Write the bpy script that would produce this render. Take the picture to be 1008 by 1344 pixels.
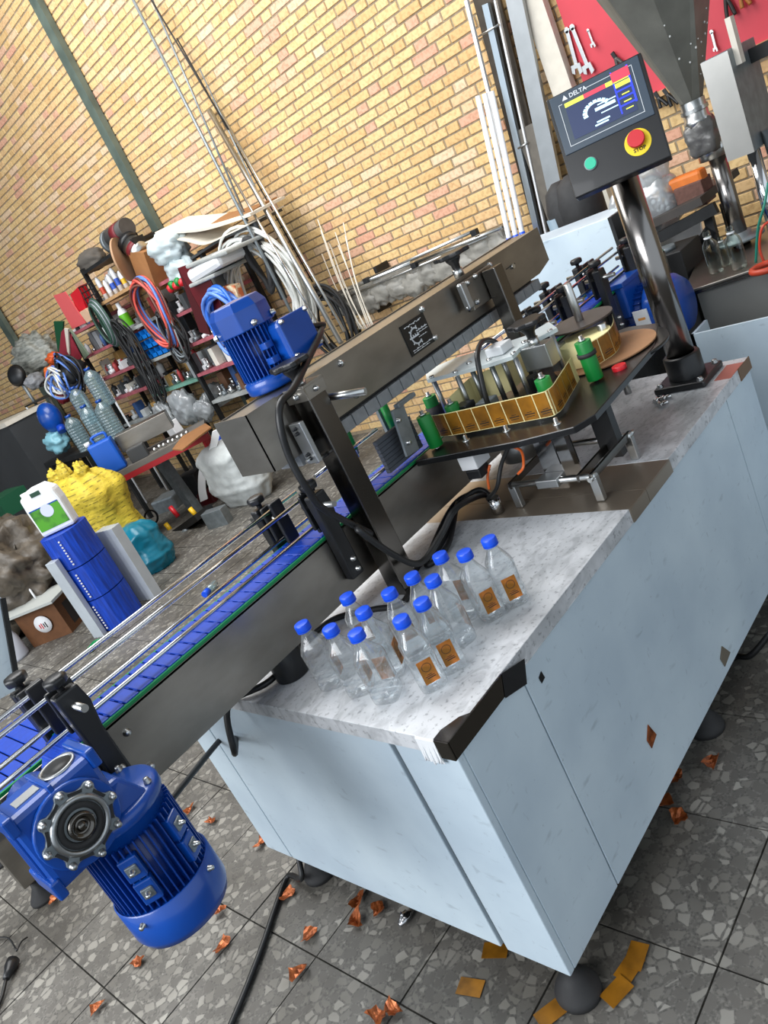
import bpy, bmesh, math, random
import numpy as np
from mathutils import Vector, Matrix, Euler
rnd = random.Random(7)
PI = math.pi
for o in list(bpy.data.objects): bpy.data.objects.remove(o)
S = bpy.context.scene
COL = S.collection
# ------------------------------------------------------------------ camera, world, lights, exposure
W_, H_, F_ = 1008, 1344, 1040.2278758572312
RA, RB, RC = -0.6942018779668458, 1.240349323588518, -0.4594783705194912
CAM = Vector((-0.7473487813779525, -1.028694522742945, 1.6964633706850234))
RM = Matrix.Rotation(RA, 3, 'Z') @ Matrix.Rotation(RB, 3, 'X') @ Matrix.Rotation(RC, 3, 'Z')
cd = bpy.data.cameras.new('camera'); cam = bpy.data.objects.new('camera', cd); COL.objects.link(cam)
cd.sensor_fit = 'HORIZONTAL'; cd.sensor_width = 36; cd.lens = F_ / W_ * 36; cd.clip_start = .02; cd.clip_end = 200
cam.matrix_world = Matrix.Translation(CAM) @ RM.to_4x4()
S.camera = cam
S.view_settings.view_transform = 'Standard'; S.view_settings.look = 'None'
S.view_settings.gamma = 1; S.view_settings.use_curve_mapping = False
S.view_settings.exposure = 0.3
wd = bpy.data.worlds.new('daylight'); S.world = wd; wd.use_nodes = True
bg = wd.node_tree.nodes['Background']; bg.inputs[0].default_value = (.80, .90, 1.0, 1); bg.inputs[1].default_value = .85
def area(name, loc, target, size, sy, power, color=(1, 1, 1)):
    l = bpy.data.lights.new(name, 'AREA'); l.shape = 'RECTANGLE'; l.size = size; l.size_y = sy; l.energy = power; l.color = color
    o = bpy.data.objects.new(name, l); COL.objects.link(o); o.location = loc
    o.rotation_euler = (Vector(target) - Vector(loc)).to_track_quat('-Z', 'Y').to_euler()
    return o
area('daylight_from_doorway', (-5.5, 1.5, 4.0), (1.5, 1.5, 1.0), 6.0, 3.0, 450, (.95, .97, 1.0))
area('skylight_over_hall', (1.2, 3.6, 5.6), (2.2, 3.2, 0), 5.0, 4.0, 330, (1, .98, .95))

def at(x, y, X=None, Y=None, Z=None):
    d = RM @ Vector(((x - W_ / 2) / F_, -(y - H_ / 2) / F_, -1.0))
    t = (X - CAM.x) / d.x if X is not None else (Y - CAM.y) / d.y if Y is not None else (Z - CAM.z) / d.z
    return CAM + d * t
RMT = RM.transposed()
def px(P):
    q = RMT @ (Vector(P) - CAM)
    if q.z > -.05: return None
    return (W_ / 2 + F_ * q.x / -q.z, H_ / 2 - F_ * q.y / -q.z)

# ------------------------------------------------------------------ materials
def lin(c):
    if isinstance(c, str): c = [int(c[i:i + 2], 16) / 255 for i in (0, 2, 4)]
    return tuple((v / 12.92 if v <= .04045 else ((v + .055) / 1.055) ** 2.4) for v in c[:3]) + (1,)
MATS = {}
def mat(name, col, rough=.5, metal=0., noise=0., nscale=20., stretch=None, bump=0., col2=None, coat=0., spec=.5, emit=0, lo=.35, hi=.7, detail=4):
    if name in MATS: return MATS[name]
    m = bpy.data.materials.new(name); m.use_nodes = True; nt = m.node_tree; b = nt.nodes['Principled BSDF']
    b.inputs['Base Color'].default_value = lin(col); b.inputs['Roughness'].default_value = rough
    b.inputs['Metallic'].default_value = metal; b.inputs['Coat Weight'].default_value = coat
    b.inputs['Specular IOR Level'].default_value = spec
    if emit: b.inputs['Emission Color'].default_value = lin(col); b.inputs['Emission Strength'].default_value = emit
    if noise or bump or col2:
        tc = nt.nodes.new('ShaderNodeTexCoord'); mp = nt.nodes.new('ShaderNodeMapping'); nz = nt.nodes.new('ShaderNodeTexNoise')
        nt.links.new(tc.outputs['Object'], mp.inputs[0]); nt.links.new(mp.outputs[0], nz.inputs['Vector'])
        if stretch: mp.inputs['Scale'].default_value = stretch
        nz.inputs['Scale'].default_value = nscale; nz.inputs['Detail'].default_value = detail
        if noise or col2:
            cr = nt.nodes.new('ShaderNodeValToRGB'); nt.links.new(nz.outputs[0], cr.inputs[0])
            c1 = lin(col); c2 = lin(col2) if col2 else tuple(v * (1 - noise) for v in c1[:3]) + (1,)
            cr.color_ramp.elements[0].position = lo; cr.color_ramp.elements[1].position = hi
            cr.color_ramp.elements[0].color = c2; cr.color_ramp.elements[1].color = c1
            nt.links.new(cr.outputs[0], b.inputs['Base Color'])
        if bump:
            bp = nt.nodes.new('ShaderNodeBump'); bp.inputs['Strength'].default_value = bump; bp.inputs['Distance'].default_value = .01
            nt.links.new(nz.outputs[0], bp.inputs['Height']); nt.links.new(bp.outputs[0], b.inputs['Normal'])
    MATS[name] = m
    return m
steel = mat('brushed stainless steel', 'a39e96', .36, 1, noise=.35, nscale=4, stretch=(1, 1, 2.2), bump=.02)
steel_dark = mat('dark reflective stainless steel', '77736e', .2, 1, noise=.3, nscale=2.5, bump=.01)
steel_bright = mat('bright machined aluminium', 'c9cac8', .28, 1)
alu = mat('aluminium', 'aeb1b2', .38, 1, noise=.12, nscale=12)
galv = mat('dull galvanised steel', '8f979b', .5, .7, noise=.25, nscale=25)
chrome = mat('polished chrome', 'd8d8d8', .08, 1)
chrome_dark = mat('polished steel tube', '8a8683', .20, 1)
black_pl = mat('black plastic', '17181a', .38)
black_mat = mat('matt black rubber', '2a2a2b', .7, noise=.3, nscale=30)
black_gl = mat('glossy black acrylic', '0d0e10', .32, coat=.1)
dark_iron = mat('dark iron', '2c2d2e', .5, .4, noise=.4, nscale=14)
blue_paint = mat('blue enamel paint', '0849a6', .3, coat=.25, noise=.28, nscale=7)
blue_deep = mat('deep blue enamel paint', '053a90', .3, coat=.2, noise=.15, nscale=7)
blue_belt = mat('blue plastic conveyor belt', '0a41b4', .4, noise=.2, nscale=60)
blue_pale = mat('translucent pale blue plastic', '4d84e6', .35, noise=.15, nscale=20)
blue_cap = mat('blue cap plastic', '0a4cd6', .35)
green_strip = mat('green wear strip plastic', '0a8048', .4)
green_roll = mat('green rubber roller', '067a30', .42)
red_pl = mat('red plastic', 'c81f2a', .35)
white_pl = mat('white plastic', 'e2e4e6', .4)
cream = mat('cream backing paper', 'efe3a8', .5)
gold = mat('gold brown foil', 'b5791f', .38, .35, col2='6f4a14', nscale=14, lo=.3, hi=.7)
copper = mat('crumpled copper foil', 'bd6a3a', .35, .5, col2='6a3212', nscale=60, bump=.3, lo=.3, hi=.75)
ink = mat('black print', '161210', .5)
cable = mat('black cable sheath', '141516', .45)
film = mat('pale blue protective film', 'c9d8e1', .42, noise=.14, nscale=3.0, bump=.01, col2='b4c4d0')
def scuff(m):
    nt = m.node_tree; b = nt.nodes['Principled BSDF']; L = b.inputs['Base Color'].links[0]; src = L.from_socket
    tc = nt.nodes.new('ShaderNodeTexCoord'); prev = src
    for vec, sc_, lo, hi, f in (((1, 1, 3), 14, .24, .36, .28), ((3, 1.5, 1), 22, .27, .33, .22), ((1, 1, 1), 90, .24, .30, .35)):
        mp = nt.nodes.new('ShaderNodeMapping'); mp.inputs['Scale'].default_value = vec; mp.inputs['Rotation'].default_value = (.5, .4, .6)
        n = nt.nodes.new('ShaderNodeTexNoise'); n.inputs['Scale'].default_value = sc_; n.inputs['Detail'].default_value = 5
        nt.links.new(tc.outputs['Object'], mp.inputs[0]); nt.links.new(mp.outputs[0], n.inputs['Vector'])
        r = nt.nodes.new('ShaderNodeValToRGB'); r.color_ramp.elements[0].position = lo; r.color_ramp.elements[1].position = hi; r.color_ramp.elements[0].color = lin('6b767e')
        k = nt.nodes.new('ShaderNodeMixRGB'); k.blend_type = 'MULTIPLY'; k.inputs[0].default_value = f
        nt.links.new(n.outputs[0], r.inputs[0]); nt.links.new(prev, k.inputs[1]); nt.links.new(r.outputs[0], k.inputs[2]); prev = k.outputs[0]
    nt.links.new(prev, b.inputs['Base Color'])
scuff(film)
film_top = None
white_card = mat('white card', 'e9e9ea', .7)
cardboard = mat('brown cardboard', '9a6a3e', .8, noise=.2, nscale=10)
wood = mat('pale board edge', 'c89d6c', .7, noise=.3, nscale=12, stretch=(1, 6, 1))
redshelf = mat('faded pink painted shelf', 'b4606a', .6, noise=.4, nscale=12)
maroon = mat('maroon painted sheet', '5a1018', .45, noise=.1)
greyshelf = mat('pale grey shelf', 'a9adab', .6, noise=.3, nscale=9)
tealshelf = mat('mint painted shelf', '6fa08e', .6, noise=.3, nscale=9)
greencol = mat('grey green painted steel', '5f6b62', .5, noise=.25, nscale=5, col2='48534c')
darkgrey = mat('dark grey painted metal', '3c3e40', .45, noise=.2, nscale=3)
yellow_sack = mat('yellow woven sack', 'dcc23c', .65, noise=.35, nscale=14, stretch=(1, 1, 2.5), bump=1)
teal_bag = mat('teal plastic bag', '0b7690', .3, noise=.25, nscale=5, bump=.7)
white_sack = mat('white woven sack', 'c4c9c8', .7, noise=.3, nscale=8, bump=.8)
def printed(m, c='5a5216'):
    nt = m.node_tree; b = nt.nodes['Principled BSDF']; src = b.inputs['Base Color'].links[0].from_socket
    tc = nt.nodes.new('ShaderNodeTexCoord'); w = nt.nodes.new('ShaderNodeTexWave'); w.bands_direction = 'Z'; w.inputs['Scale'].default_value = 8; w.inputs['Distortion'].default_value = 1.2
    nt.links.new(tc.outputs['Object'], w.inputs['Vector'])
    mp = nt.nodes.new('ShaderNodeMapping'); mp.inputs['Scale'].default_value = (1, 1, .25); n = nt.nodes.new('ShaderNodeTexNoise'); n.inputs['Scale'].default_value = 22
    nt.links.new(tc.outputs['Object'], mp.inputs[0]); nt.links.new(mp.outputs[0], n.inputs['Vector'])
    r = nt.nodes.new('ShaderNodeValToRGB'); r.color_ramp.elements[0].position = .86; r.color_ramp.elements[1].position = .93; nt.links.new(w.outputs['Fac'], r.inputs[0])
    r2 = nt.nodes.new('ShaderNodeValToRGB'); r2.color_ramp.elements[0].position = .48; r2.color_ramp.elements[1].position = .54; nt.links.new(n.outputs[0], r2.inputs[0])
    mu = nt.nodes.new('ShaderNodeMath'); mu.operation = 'MULTIPLY'; nt.links.new(r.outputs[0], mu.inputs[0]); nt.links.new(r2.outputs[0], mu.inputs[1])
    m2 = nt.nodes.new('ShaderNodeMath'); m2.operation = 'MULTIPLY'; m2.inputs[1].default_value = .7; nt.links.new(mu.outputs[0], m2.inputs[0])
    k = nt.nodes.new('ShaderNodeMixRGB'); k.inputs[2].default_value = lin(c); nt.links.new(m2.outputs[0], k.inputs[0]); nt.links.new(src, k.inputs[1]); nt.links.new(k.outputs[0], b.inputs['Base Color'])
printed(yellow_sack)
brown_bag = mat('dusty brown plastic bag', '5f564a', .45, noise=.5, nscale=10, bump=1)
tarp = mat('dusty clear plastic sheet', '99968e', .45, noise=.35, nscale=14, bump=.6)
ivory = mat('ivory panel', 'd9d2c4', .6, noise=.1)

def clear_mat(name, tint, gl=.25, rough=.05, body=0., bcol='ffffff'):
    m = bpy.data.materials.new(name); m.use_nodes = True; nt = m.node_tree; nt.nodes.clear()
    out = nt.nodes.new('ShaderNodeOutputMaterial'); tr = nt.nodes.new('ShaderNodeBsdfTransparent'); g = nt.nodes.new('ShaderNodeBsdfGlossy')
    mx = nt.nodes.new('ShaderNodeMixShader'); lw = nt.nodes.new('ShaderNodeLayerWeight'); lw.inputs['Blend'].default_value = gl
    tr.inputs[0].default_value = lin(tint); g.inputs['Roughness'].default_value = rough
    nt.links.new(lw.outputs['Facing'], mx.inputs[0]); nt.links.new(tr.outputs[0], mx.inputs[1]); nt.links.new(g.outputs[0], mx.inputs[2])
    last = mx
    if body:
        df = nt.nodes.new('ShaderNodeBsdfDiffuse'); df.inputs[0].default_value = lin(bcol)
        m2 = nt.nodes.new('ShaderNodeMixShader'); m2.inputs[0].default_value = body
        nt.links.new(mx.outputs[0], m2.inputs[1]); nt.links.new(df.outputs[0], m2.inputs[2]); last = m2
    nt.links.new(last.outputs[0], out.inputs[0])
    m.diffuse_color = (.8, .8, .8, .3)
    MATS[name] = m
    return m
pet = clear_mat('clear bottle plastic', 'f4f8fa', .30, .05, .05)
glassm = clear_mat('clear glass', 'd8e0dc', .3, .03, .0)
acryl = clear_mat('clear acrylic sheet', 'd8e6e4', .35, .08, .65, 'e4eced')
polybag = clear_mat('clear poly bag', 'dfe4e4', .5, .15, .35, 'c9cdd0')

def top_mat():
    m = bpy.data.materials.new('scuffed white film'); m.use_nodes = True; nt = m.node_tree; b = nt.nodes['Principled BSDF']
    tc = nt.nodes.new('ShaderNodeTexCoord')
    def nz(scale, det, vec=None, dist=0):
        n = nt.nodes.new('ShaderNodeTexNoise'); n.inputs['Scale'].default_value = scale; n.inputs['Detail'].default_value = det; n.inputs['Distortion'].default_value = dist
        if vec:
            mp = nt.nodes.new('ShaderNodeMapping'); mp.inputs['Scale'].default_value = vec; mp.inputs['Rotation'].default_value = (0, 0, .7)
            nt.links.new(tc.outputs['Object'], mp.inputs[0]); nt.links.new(mp.outputs[0], n.inputs['Vector'])
        else: nt.links.new(tc.outputs['Object'], n.inputs['Vector'])
        return n
    def ramp(n, p0, c0, p1, c1):
        r = nt.nodes.new('ShaderNodeValToRGB'); r.color_ramp.elements[0].position = p0; r.color_ramp.elements[1].position = p1
        r.color_ramp.elements[0].color = lin(c0); r.color_ramp.elements[1].color = lin(c1); nt.links.new(n.outputs[0], r.inputs[0]); return r
    a = ramp(nz(4, 8, dist=.6), .36, 'a6a9ac', .62, 'd4d6d9')
    c = ramp(nz(14, 9, (1, 1.9, 1), 1.2), .36, '808386', .52, 'ffffff')
    d = ramp(nz(90, 3), .30, '808284', .42, 'ffffff')
    def mul(x, y, f):
        k = nt.nodes.new('ShaderNodeMixRGB'); k.blend_type = 'MULTIPLY'; k.inputs[0].default_value = f
        nt.links.new(x.outputs[0], k.inputs[1]); nt.links.new(y.outputs[0], k.inputs[2]); return k
    k = mul(mul(a, c, .32), d, .55)
    nt.links.new(k.outputs[0], b.inputs['Base Color']); b.inputs['Roughness'].default_value = .38
    MATS[m.name] = m
    return m
film_top = top_mat()

def brick_mat(name, use_attr):
    m = bpy.data.materials.new(name); m.use_nodes = True; nt = m.node_tree; b = nt.nodes['Principled BSDF']
    if use_attr:
        s = nt.nodes.new('ShaderNodeAttribute'); s.attribute_name = 'rnd'; src = s.outputs['Fac']
    else:
        s = nt.nodes.new('ShaderNodeObjectInfo'); src = s.outputs['Random']
    r = nt.nodes.new('ShaderNodeValToRGB'); e = r.color_ramp.elements
    e[0].position = 0; e[0].color = lin('cfab76'); e[1].position = 1; e[1].color = lin('d29e84')
    for p, c in ((.3, 'd8b780'), (.55, 'dfc18c'), (.74, 'd6b080'), (.88, 'dec4a2'), (.94, 'd4a88c')):
        k = e.new(p); k.color = lin(c)
    nt.links.new(src, r.inputs[0])
    tc = nt.nodes.new('ShaderNodeTexCoord'); g = nt.nodes.new('ShaderNodeNewGeometry')
    n = nt.nodes.new('ShaderNodeTexNoise'); n.inputs['Scale'].default_value = 45; n.inputs['Detail'].default_value = 6
    nt.links.new(g.outputs['Position'], n.inputs['Vector'])
    r2 = nt.nodes.new('ShaderNodeValToRGB'); r2.color_ramp.elements[0].position = .3; r2.color_ramp.elements[0].color = lin('b89a78'); r2.color_ramp.elements[1].position = .55; r2.color_ramp.elements[1].color = (1, 1, 1, 1)
    nt.links.new(n.outputs[0], r2.inputs[0])
    k = nt.nodes.new('ShaderNodeMixRGB'); k.blend_type = 'MULTIPLY'; k.inputs[0].default_value = .45
    nt.links.new(r.outputs[0], k.inputs[1]); nt.links.new(r2.outputs[0], k.inputs[2]); nt.links.new(k.outputs[0], b.inputs['Base Color'])
    bp = nt.nodes.new('ShaderNodeBump'); bp.inputs['Strength'].default_value = .3; bp.inputs['Distance'].default_value = .004
    nt.links.new(n.outputs[0], bp.inputs['Height']); nt.links.new(bp.outputs[0], b.inputs['Normal'])
    b.inputs['Roughness'].default_value = .85
    return m
def terrazzo_mat():
    m = bpy.data.materials.new('grey terrazzo with pale chips'); m.use_nodes = True; nt = m.node_tree; b = nt.nodes['Principled BSDF']
    g = nt.nodes.new('ShaderNodeNewGeometry')
    n0 = nt.nodes.new('ShaderNodeTexNoise'); n0.inputs['Scale'].default_value = 30; nt.links.new(g.outputs['Position'], n0.inputs['Vector'])
    ad = nt.nodes.new('ShaderNodeMixRGB'); ad.inputs[0].default_value = .012; nt.links.new(g.outputs['Position'], ad.inputs[1]); nt.links.new(n0.outputs['Color'], ad.inputs[2])
    v = nt.nodes.new('ShaderNodeTexVoronoi'); v.feature = 'DISTANCE_TO_EDGE'; v.inputs['Scale'].default_value = 34; nt.links.new(ad.outputs[0], v.inputs['Vector'])
    vc = nt.nodes.new('ShaderNodeTexVoronoi'); vc.inputs['Scale'].default_value = 34; nt.links.new(ad.outputs[0], vc.inputs['Vector'])
    sep = nt.nodes.new('ShaderNodeSeparateColor'); nt.links.new(vc.outputs['Color'], sep.inputs[0])
    chip = nt.nodes.new('ShaderNodeValToRGB'); e = chip.color_ramp.elements
    e[0].position = .3; e[0].color = lin('66635e'); e[1].position = 1; e[1].color = lin('a09d95')
    k = e.new(.62); k.color = lin('7e7b74')
    nt.links.new(sep.outputs[0], chip.inputs[0])
    mt = nt.nodes.new('ShaderNodeTexNoise'); mt.inputs['Scale'].default_value = 120; nt.links.new(g.outputs['Position'], mt.inputs['Vector'])
    mr = nt.nodes.new('ShaderNodeValToRGB'); mr.color_ramp.elements[0].color = lin('504e4a'); mr.color_ramp.elements[1].color = lin('7d7a74'); mr.color_ramp.elements[0].position = .3; mr.color_ramp.elements[1].position = .7
    nt.links.new(mt.outputs[0], mr.inputs[0])
    er = nt.nodes.new('ShaderNodeValToRGB'); er.color_ramp.elements[0].position = .07; er.color_ramp.elements[1].position = .12; nt.links.new(v.outputs[0], er.inputs[0])
    mx = nt.nodes.new('ShaderNodeMixRGB'); nt.links.new(er.outputs[0], mx.inputs[0]); nt.links.new(mr.outputs[0], mx.inputs[1]); nt.links.new(chip.outputs[0], mx.inputs[2])
    st = nt.nodes.new('ShaderNodeTexNoise'); st.inputs['Scale'].default_value = 2.2; st.inputs['Detail'].default_value = 7; nt.links.new(g.outputs['Position'], st.inputs['Vector'])
    sr = nt.nodes.new('ShaderNodeValToRGB'); sr.color_ramp.elements[0].position = .35; sr.color_ramp.elements[0].color = lin('8a857c'); sr.color_ramp.elements[1].position = .65; sr.color_ramp.elements[1].color = (1, 1, 1, 1)
    nt.links.new(st.outputs[0], sr.inputs[0])
    k = nt.nodes.new('ShaderNodeMixRGB'); k.blend_type = 'MULTIPLY'; k.inputs[0].default_value = .8
    nt.links.new(mx.outputs[0], k.inputs[1]); nt.links.new(sr.outputs[0], k.inputs[2]); nt.links.new(k.outputs[0], b.inputs['Base Color'])
    b.inputs['Roughness'].default_value = .55
    return m
terrazzo = terrazzo_mat()
brick_one = brick_mat('yellow clay brick', False)
brick_many = brick_mat('yellow clay bricks', True)
mortar = mat('grey brown mortar', '9c8d76', .95, noise=.25, nscale=30, bump=.3)

# ------------------------------------------------------------------ mesh helpers
def basis(d):
    d = Vector(d).normalized(); a = Vector((0, 0, 1)) if abs(d.z) < .9 else Vector((1, 0, 0))
    u = d.cross(a).normalized(); return u, d.cross(u).normalized(), d
class MB:
    def __init__(s): s.v = []; s.f = []; s.sm = []
    def add(s, vs, fs, smooth=False):
        n = len(s.v); s.v += [tuple(v) for v in vs]; s.f += [tuple(i + n for i in f) for f in fs]; s.sm += [smooth] * len(fs); return s
    def hexa(s, p): return s.add(p, [(0, 3, 2, 1), (4, 5, 6, 7), (0, 1, 5, 4), (1, 2, 6, 5), (2, 3, 7, 6), (3, 0, 4, 7)])
    def b2(s, a, b):
        x0, y0, z0 = [min(p, q) for p, q in zip(a, b)]; x1, y1, z1 = [max(p, q) for p, q in zip(a, b)]
        return s.hexa([(x0, y0, z0), (x1, y0, z0), (x1, y1, z0), (x0, y1, z0), (x0, y0, z1), (x1, y0, z1), (x1, y1, z1), (x0, y1, z1)])
    def box(s, c, size, rot=None):
        h = Vector(size) / 2; c = Vector(c); r = rot.to_matrix() if isinstance(rot, Euler) else (rot or Matrix.Identity(3))
        return s.hexa([c + r @ Vector((h.x * i, h.y * j, h.z * k)) for k in (-1, 1) for i, j in ((-1, -1), (1, -1), (1, 1), (-1, 1))])
    def bar(s, a, b, w, h, up=(0, 0, 1)):
        a = Vector(a); b = Vector(b); d = (b - a).normalized(); u = d.cross(Vector(up))
        if u.length < 1e-3: u = d.cross(Vector((0, 1, 0)))
        u.normalize(); v = u.cross(d)
        return s.hexa([p + u * (w / 2) * i + v * (h / 2) * j for p in (a, b) for i, j in ((-1, -1), (1, -1), (1, 1), (-1, 1))])
    def cyl(s, a, b, r, r2=None, n=16, caps=True):
        a = Vector(a); b = Vector(b); r2 = r if r2 is None else r2; u, w, d = basis(b - a)
        vs = [p + (u * math.cos(2 * PI * i / n) + w * math.sin(2 * PI * i / n)) * q for p, q in ((a, r), (b, r2)) for i in range(n)]
        s.add(vs, [(i, (i + 1) % n, n + (i + 1) % n, n + i) for i in range(n)], True)
        if caps: s.add(vs, [tuple(range(n))[::-1], tuple(range(n, 2 * n))])
        return s
    def lathe(s, prof, base=(0, 0, 0), d=(0, 0, 1), n=20):
        u, w, d = basis(d); b = Vector(base); m = len(prof)
        vs = [b + d * z + (u * math.cos(2 * PI * i / n) + w * math.sin(2 * PI * i / n)) * r for r, z in prof for i in range(n)]
        return s.add(vs, [(k * n + i, k * n + (i + 1) % n, (k + 1) * n + (i + 1) % n, (k + 1) * n + i) for k in range(m - 1) for i in range(n)], True)
    def tube(s, pts, r, n=8, caps=True):
        pts = [Vector(p) for p in pts]; vs = []; m = len(pts); u = None
        for k, p in enumerate(pts):
            d = (pts[min(k + 1, m - 1)] - pts[max(k - 1, 0)]).normalized()
            if u is None: u = basis(d)[0]
            u = (u - d * u.dot(d)); u = u.normalized() if u.length > 1e-6 else basis(d)[0]; w = d.cross(u)
            vs += [p + (u * math.cos(2 * PI * i / n) + w * math.sin(2 * PI * i / n)) * r for i in range(n)]
        s.add(vs, [(k * n + i, k * n + (i + 1) % n, (k + 1) * n + (i + 1) % n, (k + 1) * n + i) for k in range(m - 1) for i in range(n)], True)
        if caps: s.add(vs, [tuple(range(n))[::-1], tuple(range((m - 1) * n, m * n))])
        return s
    def prism(s, poly, ext):     # poly: 3D points, ext: vector
        n = len(poly); e = Vector(ext); a = [Vector(p) for p in poly]; vs = a + [p + e for p in a]
        return s.add(vs, [tuple(range(n))[::-1], tuple(range(n, 2 * n))] + [(i, (i + 1) % n, n + (i + 1) % n, n + i) for i in range(n)])
    def ribbon(s, lo, hi, th=(0, 0, 0)):
        n = len(lo); vs = [Vector(p) for p in lo] + [Vector(p) for p in hi]
        return s.add(vs, [(i, i + 1, n + i + 1, n + i) for i in range(n - 1)], False)
    def ball(s, c, r, seg=14, ring=9, jit=0, rot=None):
        c = Vector(c); r = Vector((r, r, r)) if isinstance(r, (int, float)) else Vector(r); vs = []
        for k in range(ring + 1):
            for i in range(seg):
                t = PI * k / ring; a = 2 * PI * i / seg; q = 1 + jit * (rnd.random() - .5)
                v = Vector((r.x * math.sin(t) * math.cos(a), r.y * math.sin(t) * math.sin(a), r.z * math.cos(t))) * q
                vs.append(c + (rot @ v if rot else v))
        return s.add(vs, [(k * seg + i, (k + 1) * seg + i, (k + 1) * seg + (i + 1) % seg, k * seg + (i + 1) % seg) for k in range(ring) for i in range(seg)], True)
    def crumple(s, c, r, seed=0, amp=.16, sq=2.3, f=2.2, seg=36, ring=24):
        c = Vector(c); r = Vector((r, r, r)) if isinstance(r, (int, float)) else Vector(r); vs = []
        for k in range(ring + 1):
            for i in range(seg):
                t = PI * k / ring; a = 2 * PI * i / seg; d = Vector((math.sin(t) * math.cos(a), math.sin(t) * math.sin(a), math.cos(t)))
                e = (abs(d.x) ** sq + abs(d.y) ** sq + abs(d.z) ** sq) ** (-1 / sq)
                q = d * f + Vector((seed * 7.3, seed * 1.7, 0))
                n = mnoise.noise(q) * .9 + (.5 - abs(mnoise.noise(q * 2.1))) * .8 + (.4 - abs(mnoise.noise(q * 4.7))) * .45
                v = d * e * (1 + amp * n); vs.append(c + Vector((r.x * v.x, r.y * v.y, r.z * v.z)))
        return s.add(vs, [(k * seg + i, (k + 1) * seg + i, (k + 1) * seg + (i + 1) % seg, k * seg + (i + 1) % seg) for k in range(ring) for i in range(seg)], True)
    def build(s, name, m, parent=None, bevel=0, world=True, kind=None, subsurf=0, solid=0):
        me = bpy.data.meshes.new(name); me.from_pydata(s.v, [], s.f)
        me.polygons.foreach_set('use_smooth', s.sm if not subsurf else [True] * len(s.f))
        me.validate(); me.update()
        bm = bmesh.new(); bm.from_mesh(me); bmesh.ops.remove_doubles(bm, verts=bm.verts, dist=1e-6); bmesh.ops.recalc_face_normals(bm, faces=bm.faces); bm.to_mesh(me); bm.free()
        me.materials.append(m)
        o = bpy.data.objects.new(name, me); COL.objects.link(o)
        if parent:
            o.parent = parent
            if world and parent.type == 'EMPTY': o.matrix_parent_inverse = (Matrix.Translation(parent.location) @ parent.rotation_euler.to_matrix().to_4x4()).inverted()
        if bevel:
            b = o.modifiers.new('bevel', 'BEVEL'); b.width = bevel; b.segments = 2; b.limit_method = 'ANGLE'; b.angle_limit = .7; b.harden_normals = False
        if solid:
            b = o.modifiers.new('solidify', 'SOLIDIFY'); b.thickness = solid
        if subsurf:
            b = o.modifiers.new('subsurf', 'SUBSURF'); b.levels = b.render_levels = subsurf
        if kind: o['kind'] = kind
        return o
def tag(o, label, cat, group=None, kind=None):
    o['label'] = label; o['category'] = cat
    if group: o['group'] = group
    if kind: o['kind'] = kind
    return o
def thing(name, label, cat, loc=(0, 0, 0), group=None):
    o = bpy.data.objects.new(name, None); o.empty_display_size = .05; COL.objects.link(o); o.location = loc
    return tag(o, label, cat, group)
def clone(o, loc=None, rotz=None, label=None, parent=None, scale=None):
    c = o.copy(); COL.objects.link(c)
    if parent: c.parent = parent
    if loc is not None: c.location = loc
    if rotz is not None: c.rotation_euler = (0, 0, rotz)
    if scale is not None: c.scale = (scale,) * 3
    if label: c['label'] = label
    for ch in [k for k in KIDS.get(o.name, [])] if o.name in KIDS else list(o.children): clone(ch, parent=c)
    return c
KIDS = {}
ORD = ['first', 'second', 'third', 'fourth', 'fifth', 'sixth', 'seventh', 'eighth', 'ninth', 'tenth', 'eleventh', 'twelfth', 'thirteenth', 'fourteenth', 'fifteenth', 'sixteenth', 'seventeenth', 'eighteenth', 'nineteenth', 'twentieth', 'twenty-first', 'twenty-second', 'twenty-third', 'twenty-fourth', 'twenty-fifth']
def spline(pts, n=8):
    P = [Vector(p) for p in pts]; P = [P[0] * 2 - P[1]] + P + [P[-1] * 2 - P[-2]]; out = []
    for i in range(1, len(P) - 2):
        a, b, c, d = P[i - 1:i + 3]
        for k in range(n):
            t = k / n; out.append(.5 * ((2 * b) + (c - a) * t + (2 * a - 5 * b + 4 * c - d) * t * t + (3 * b - a - 3 * c + d) * t ** 3))
    out.append(P[-2]); return out
def text(txt, size, m, parent, mtx, name='lettering', depth=.0004, align='CENTER', bold=0):
    c = bpy.data.curves.new(name, 'FONT'); c.body = txt; c.size = size; c.extrude = depth; c.align_x = align; c.align_y = 'CENTER'; c.offset = bold; c.resolution_u = 2
    t = bpy.data.objects.new('tmp', c); COL.objects.link(t)
    me = bpy.data.meshes.new_from_object(t.evaluated_get(bpy.context.evaluated_depsgraph_get())); bpy.data.objects.remove(t)
    me.transform(mtx); me.materials.clear(); me.materials.append(m)
    o = bpy.data.objects.new(name, me); COL.objects.link(o); o.parent = parent
    if parent.type == 'EMPTY': o.matrix_parent_inverse = (Matrix.Translation(parent.location) @ parent.rotation_euler.to_matrix().to_4x4()).inverted()
    return o
def frame(o, xd, yd):
    xd = Vector(xd).normalized(); zd = xd.cross(Vector(yd)).normalized(); yd = zd.cross(xd)
    M = Matrix((xd, yd, zd)).transposed().to_4x4(); M.translation = Vector(o); return M

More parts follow.
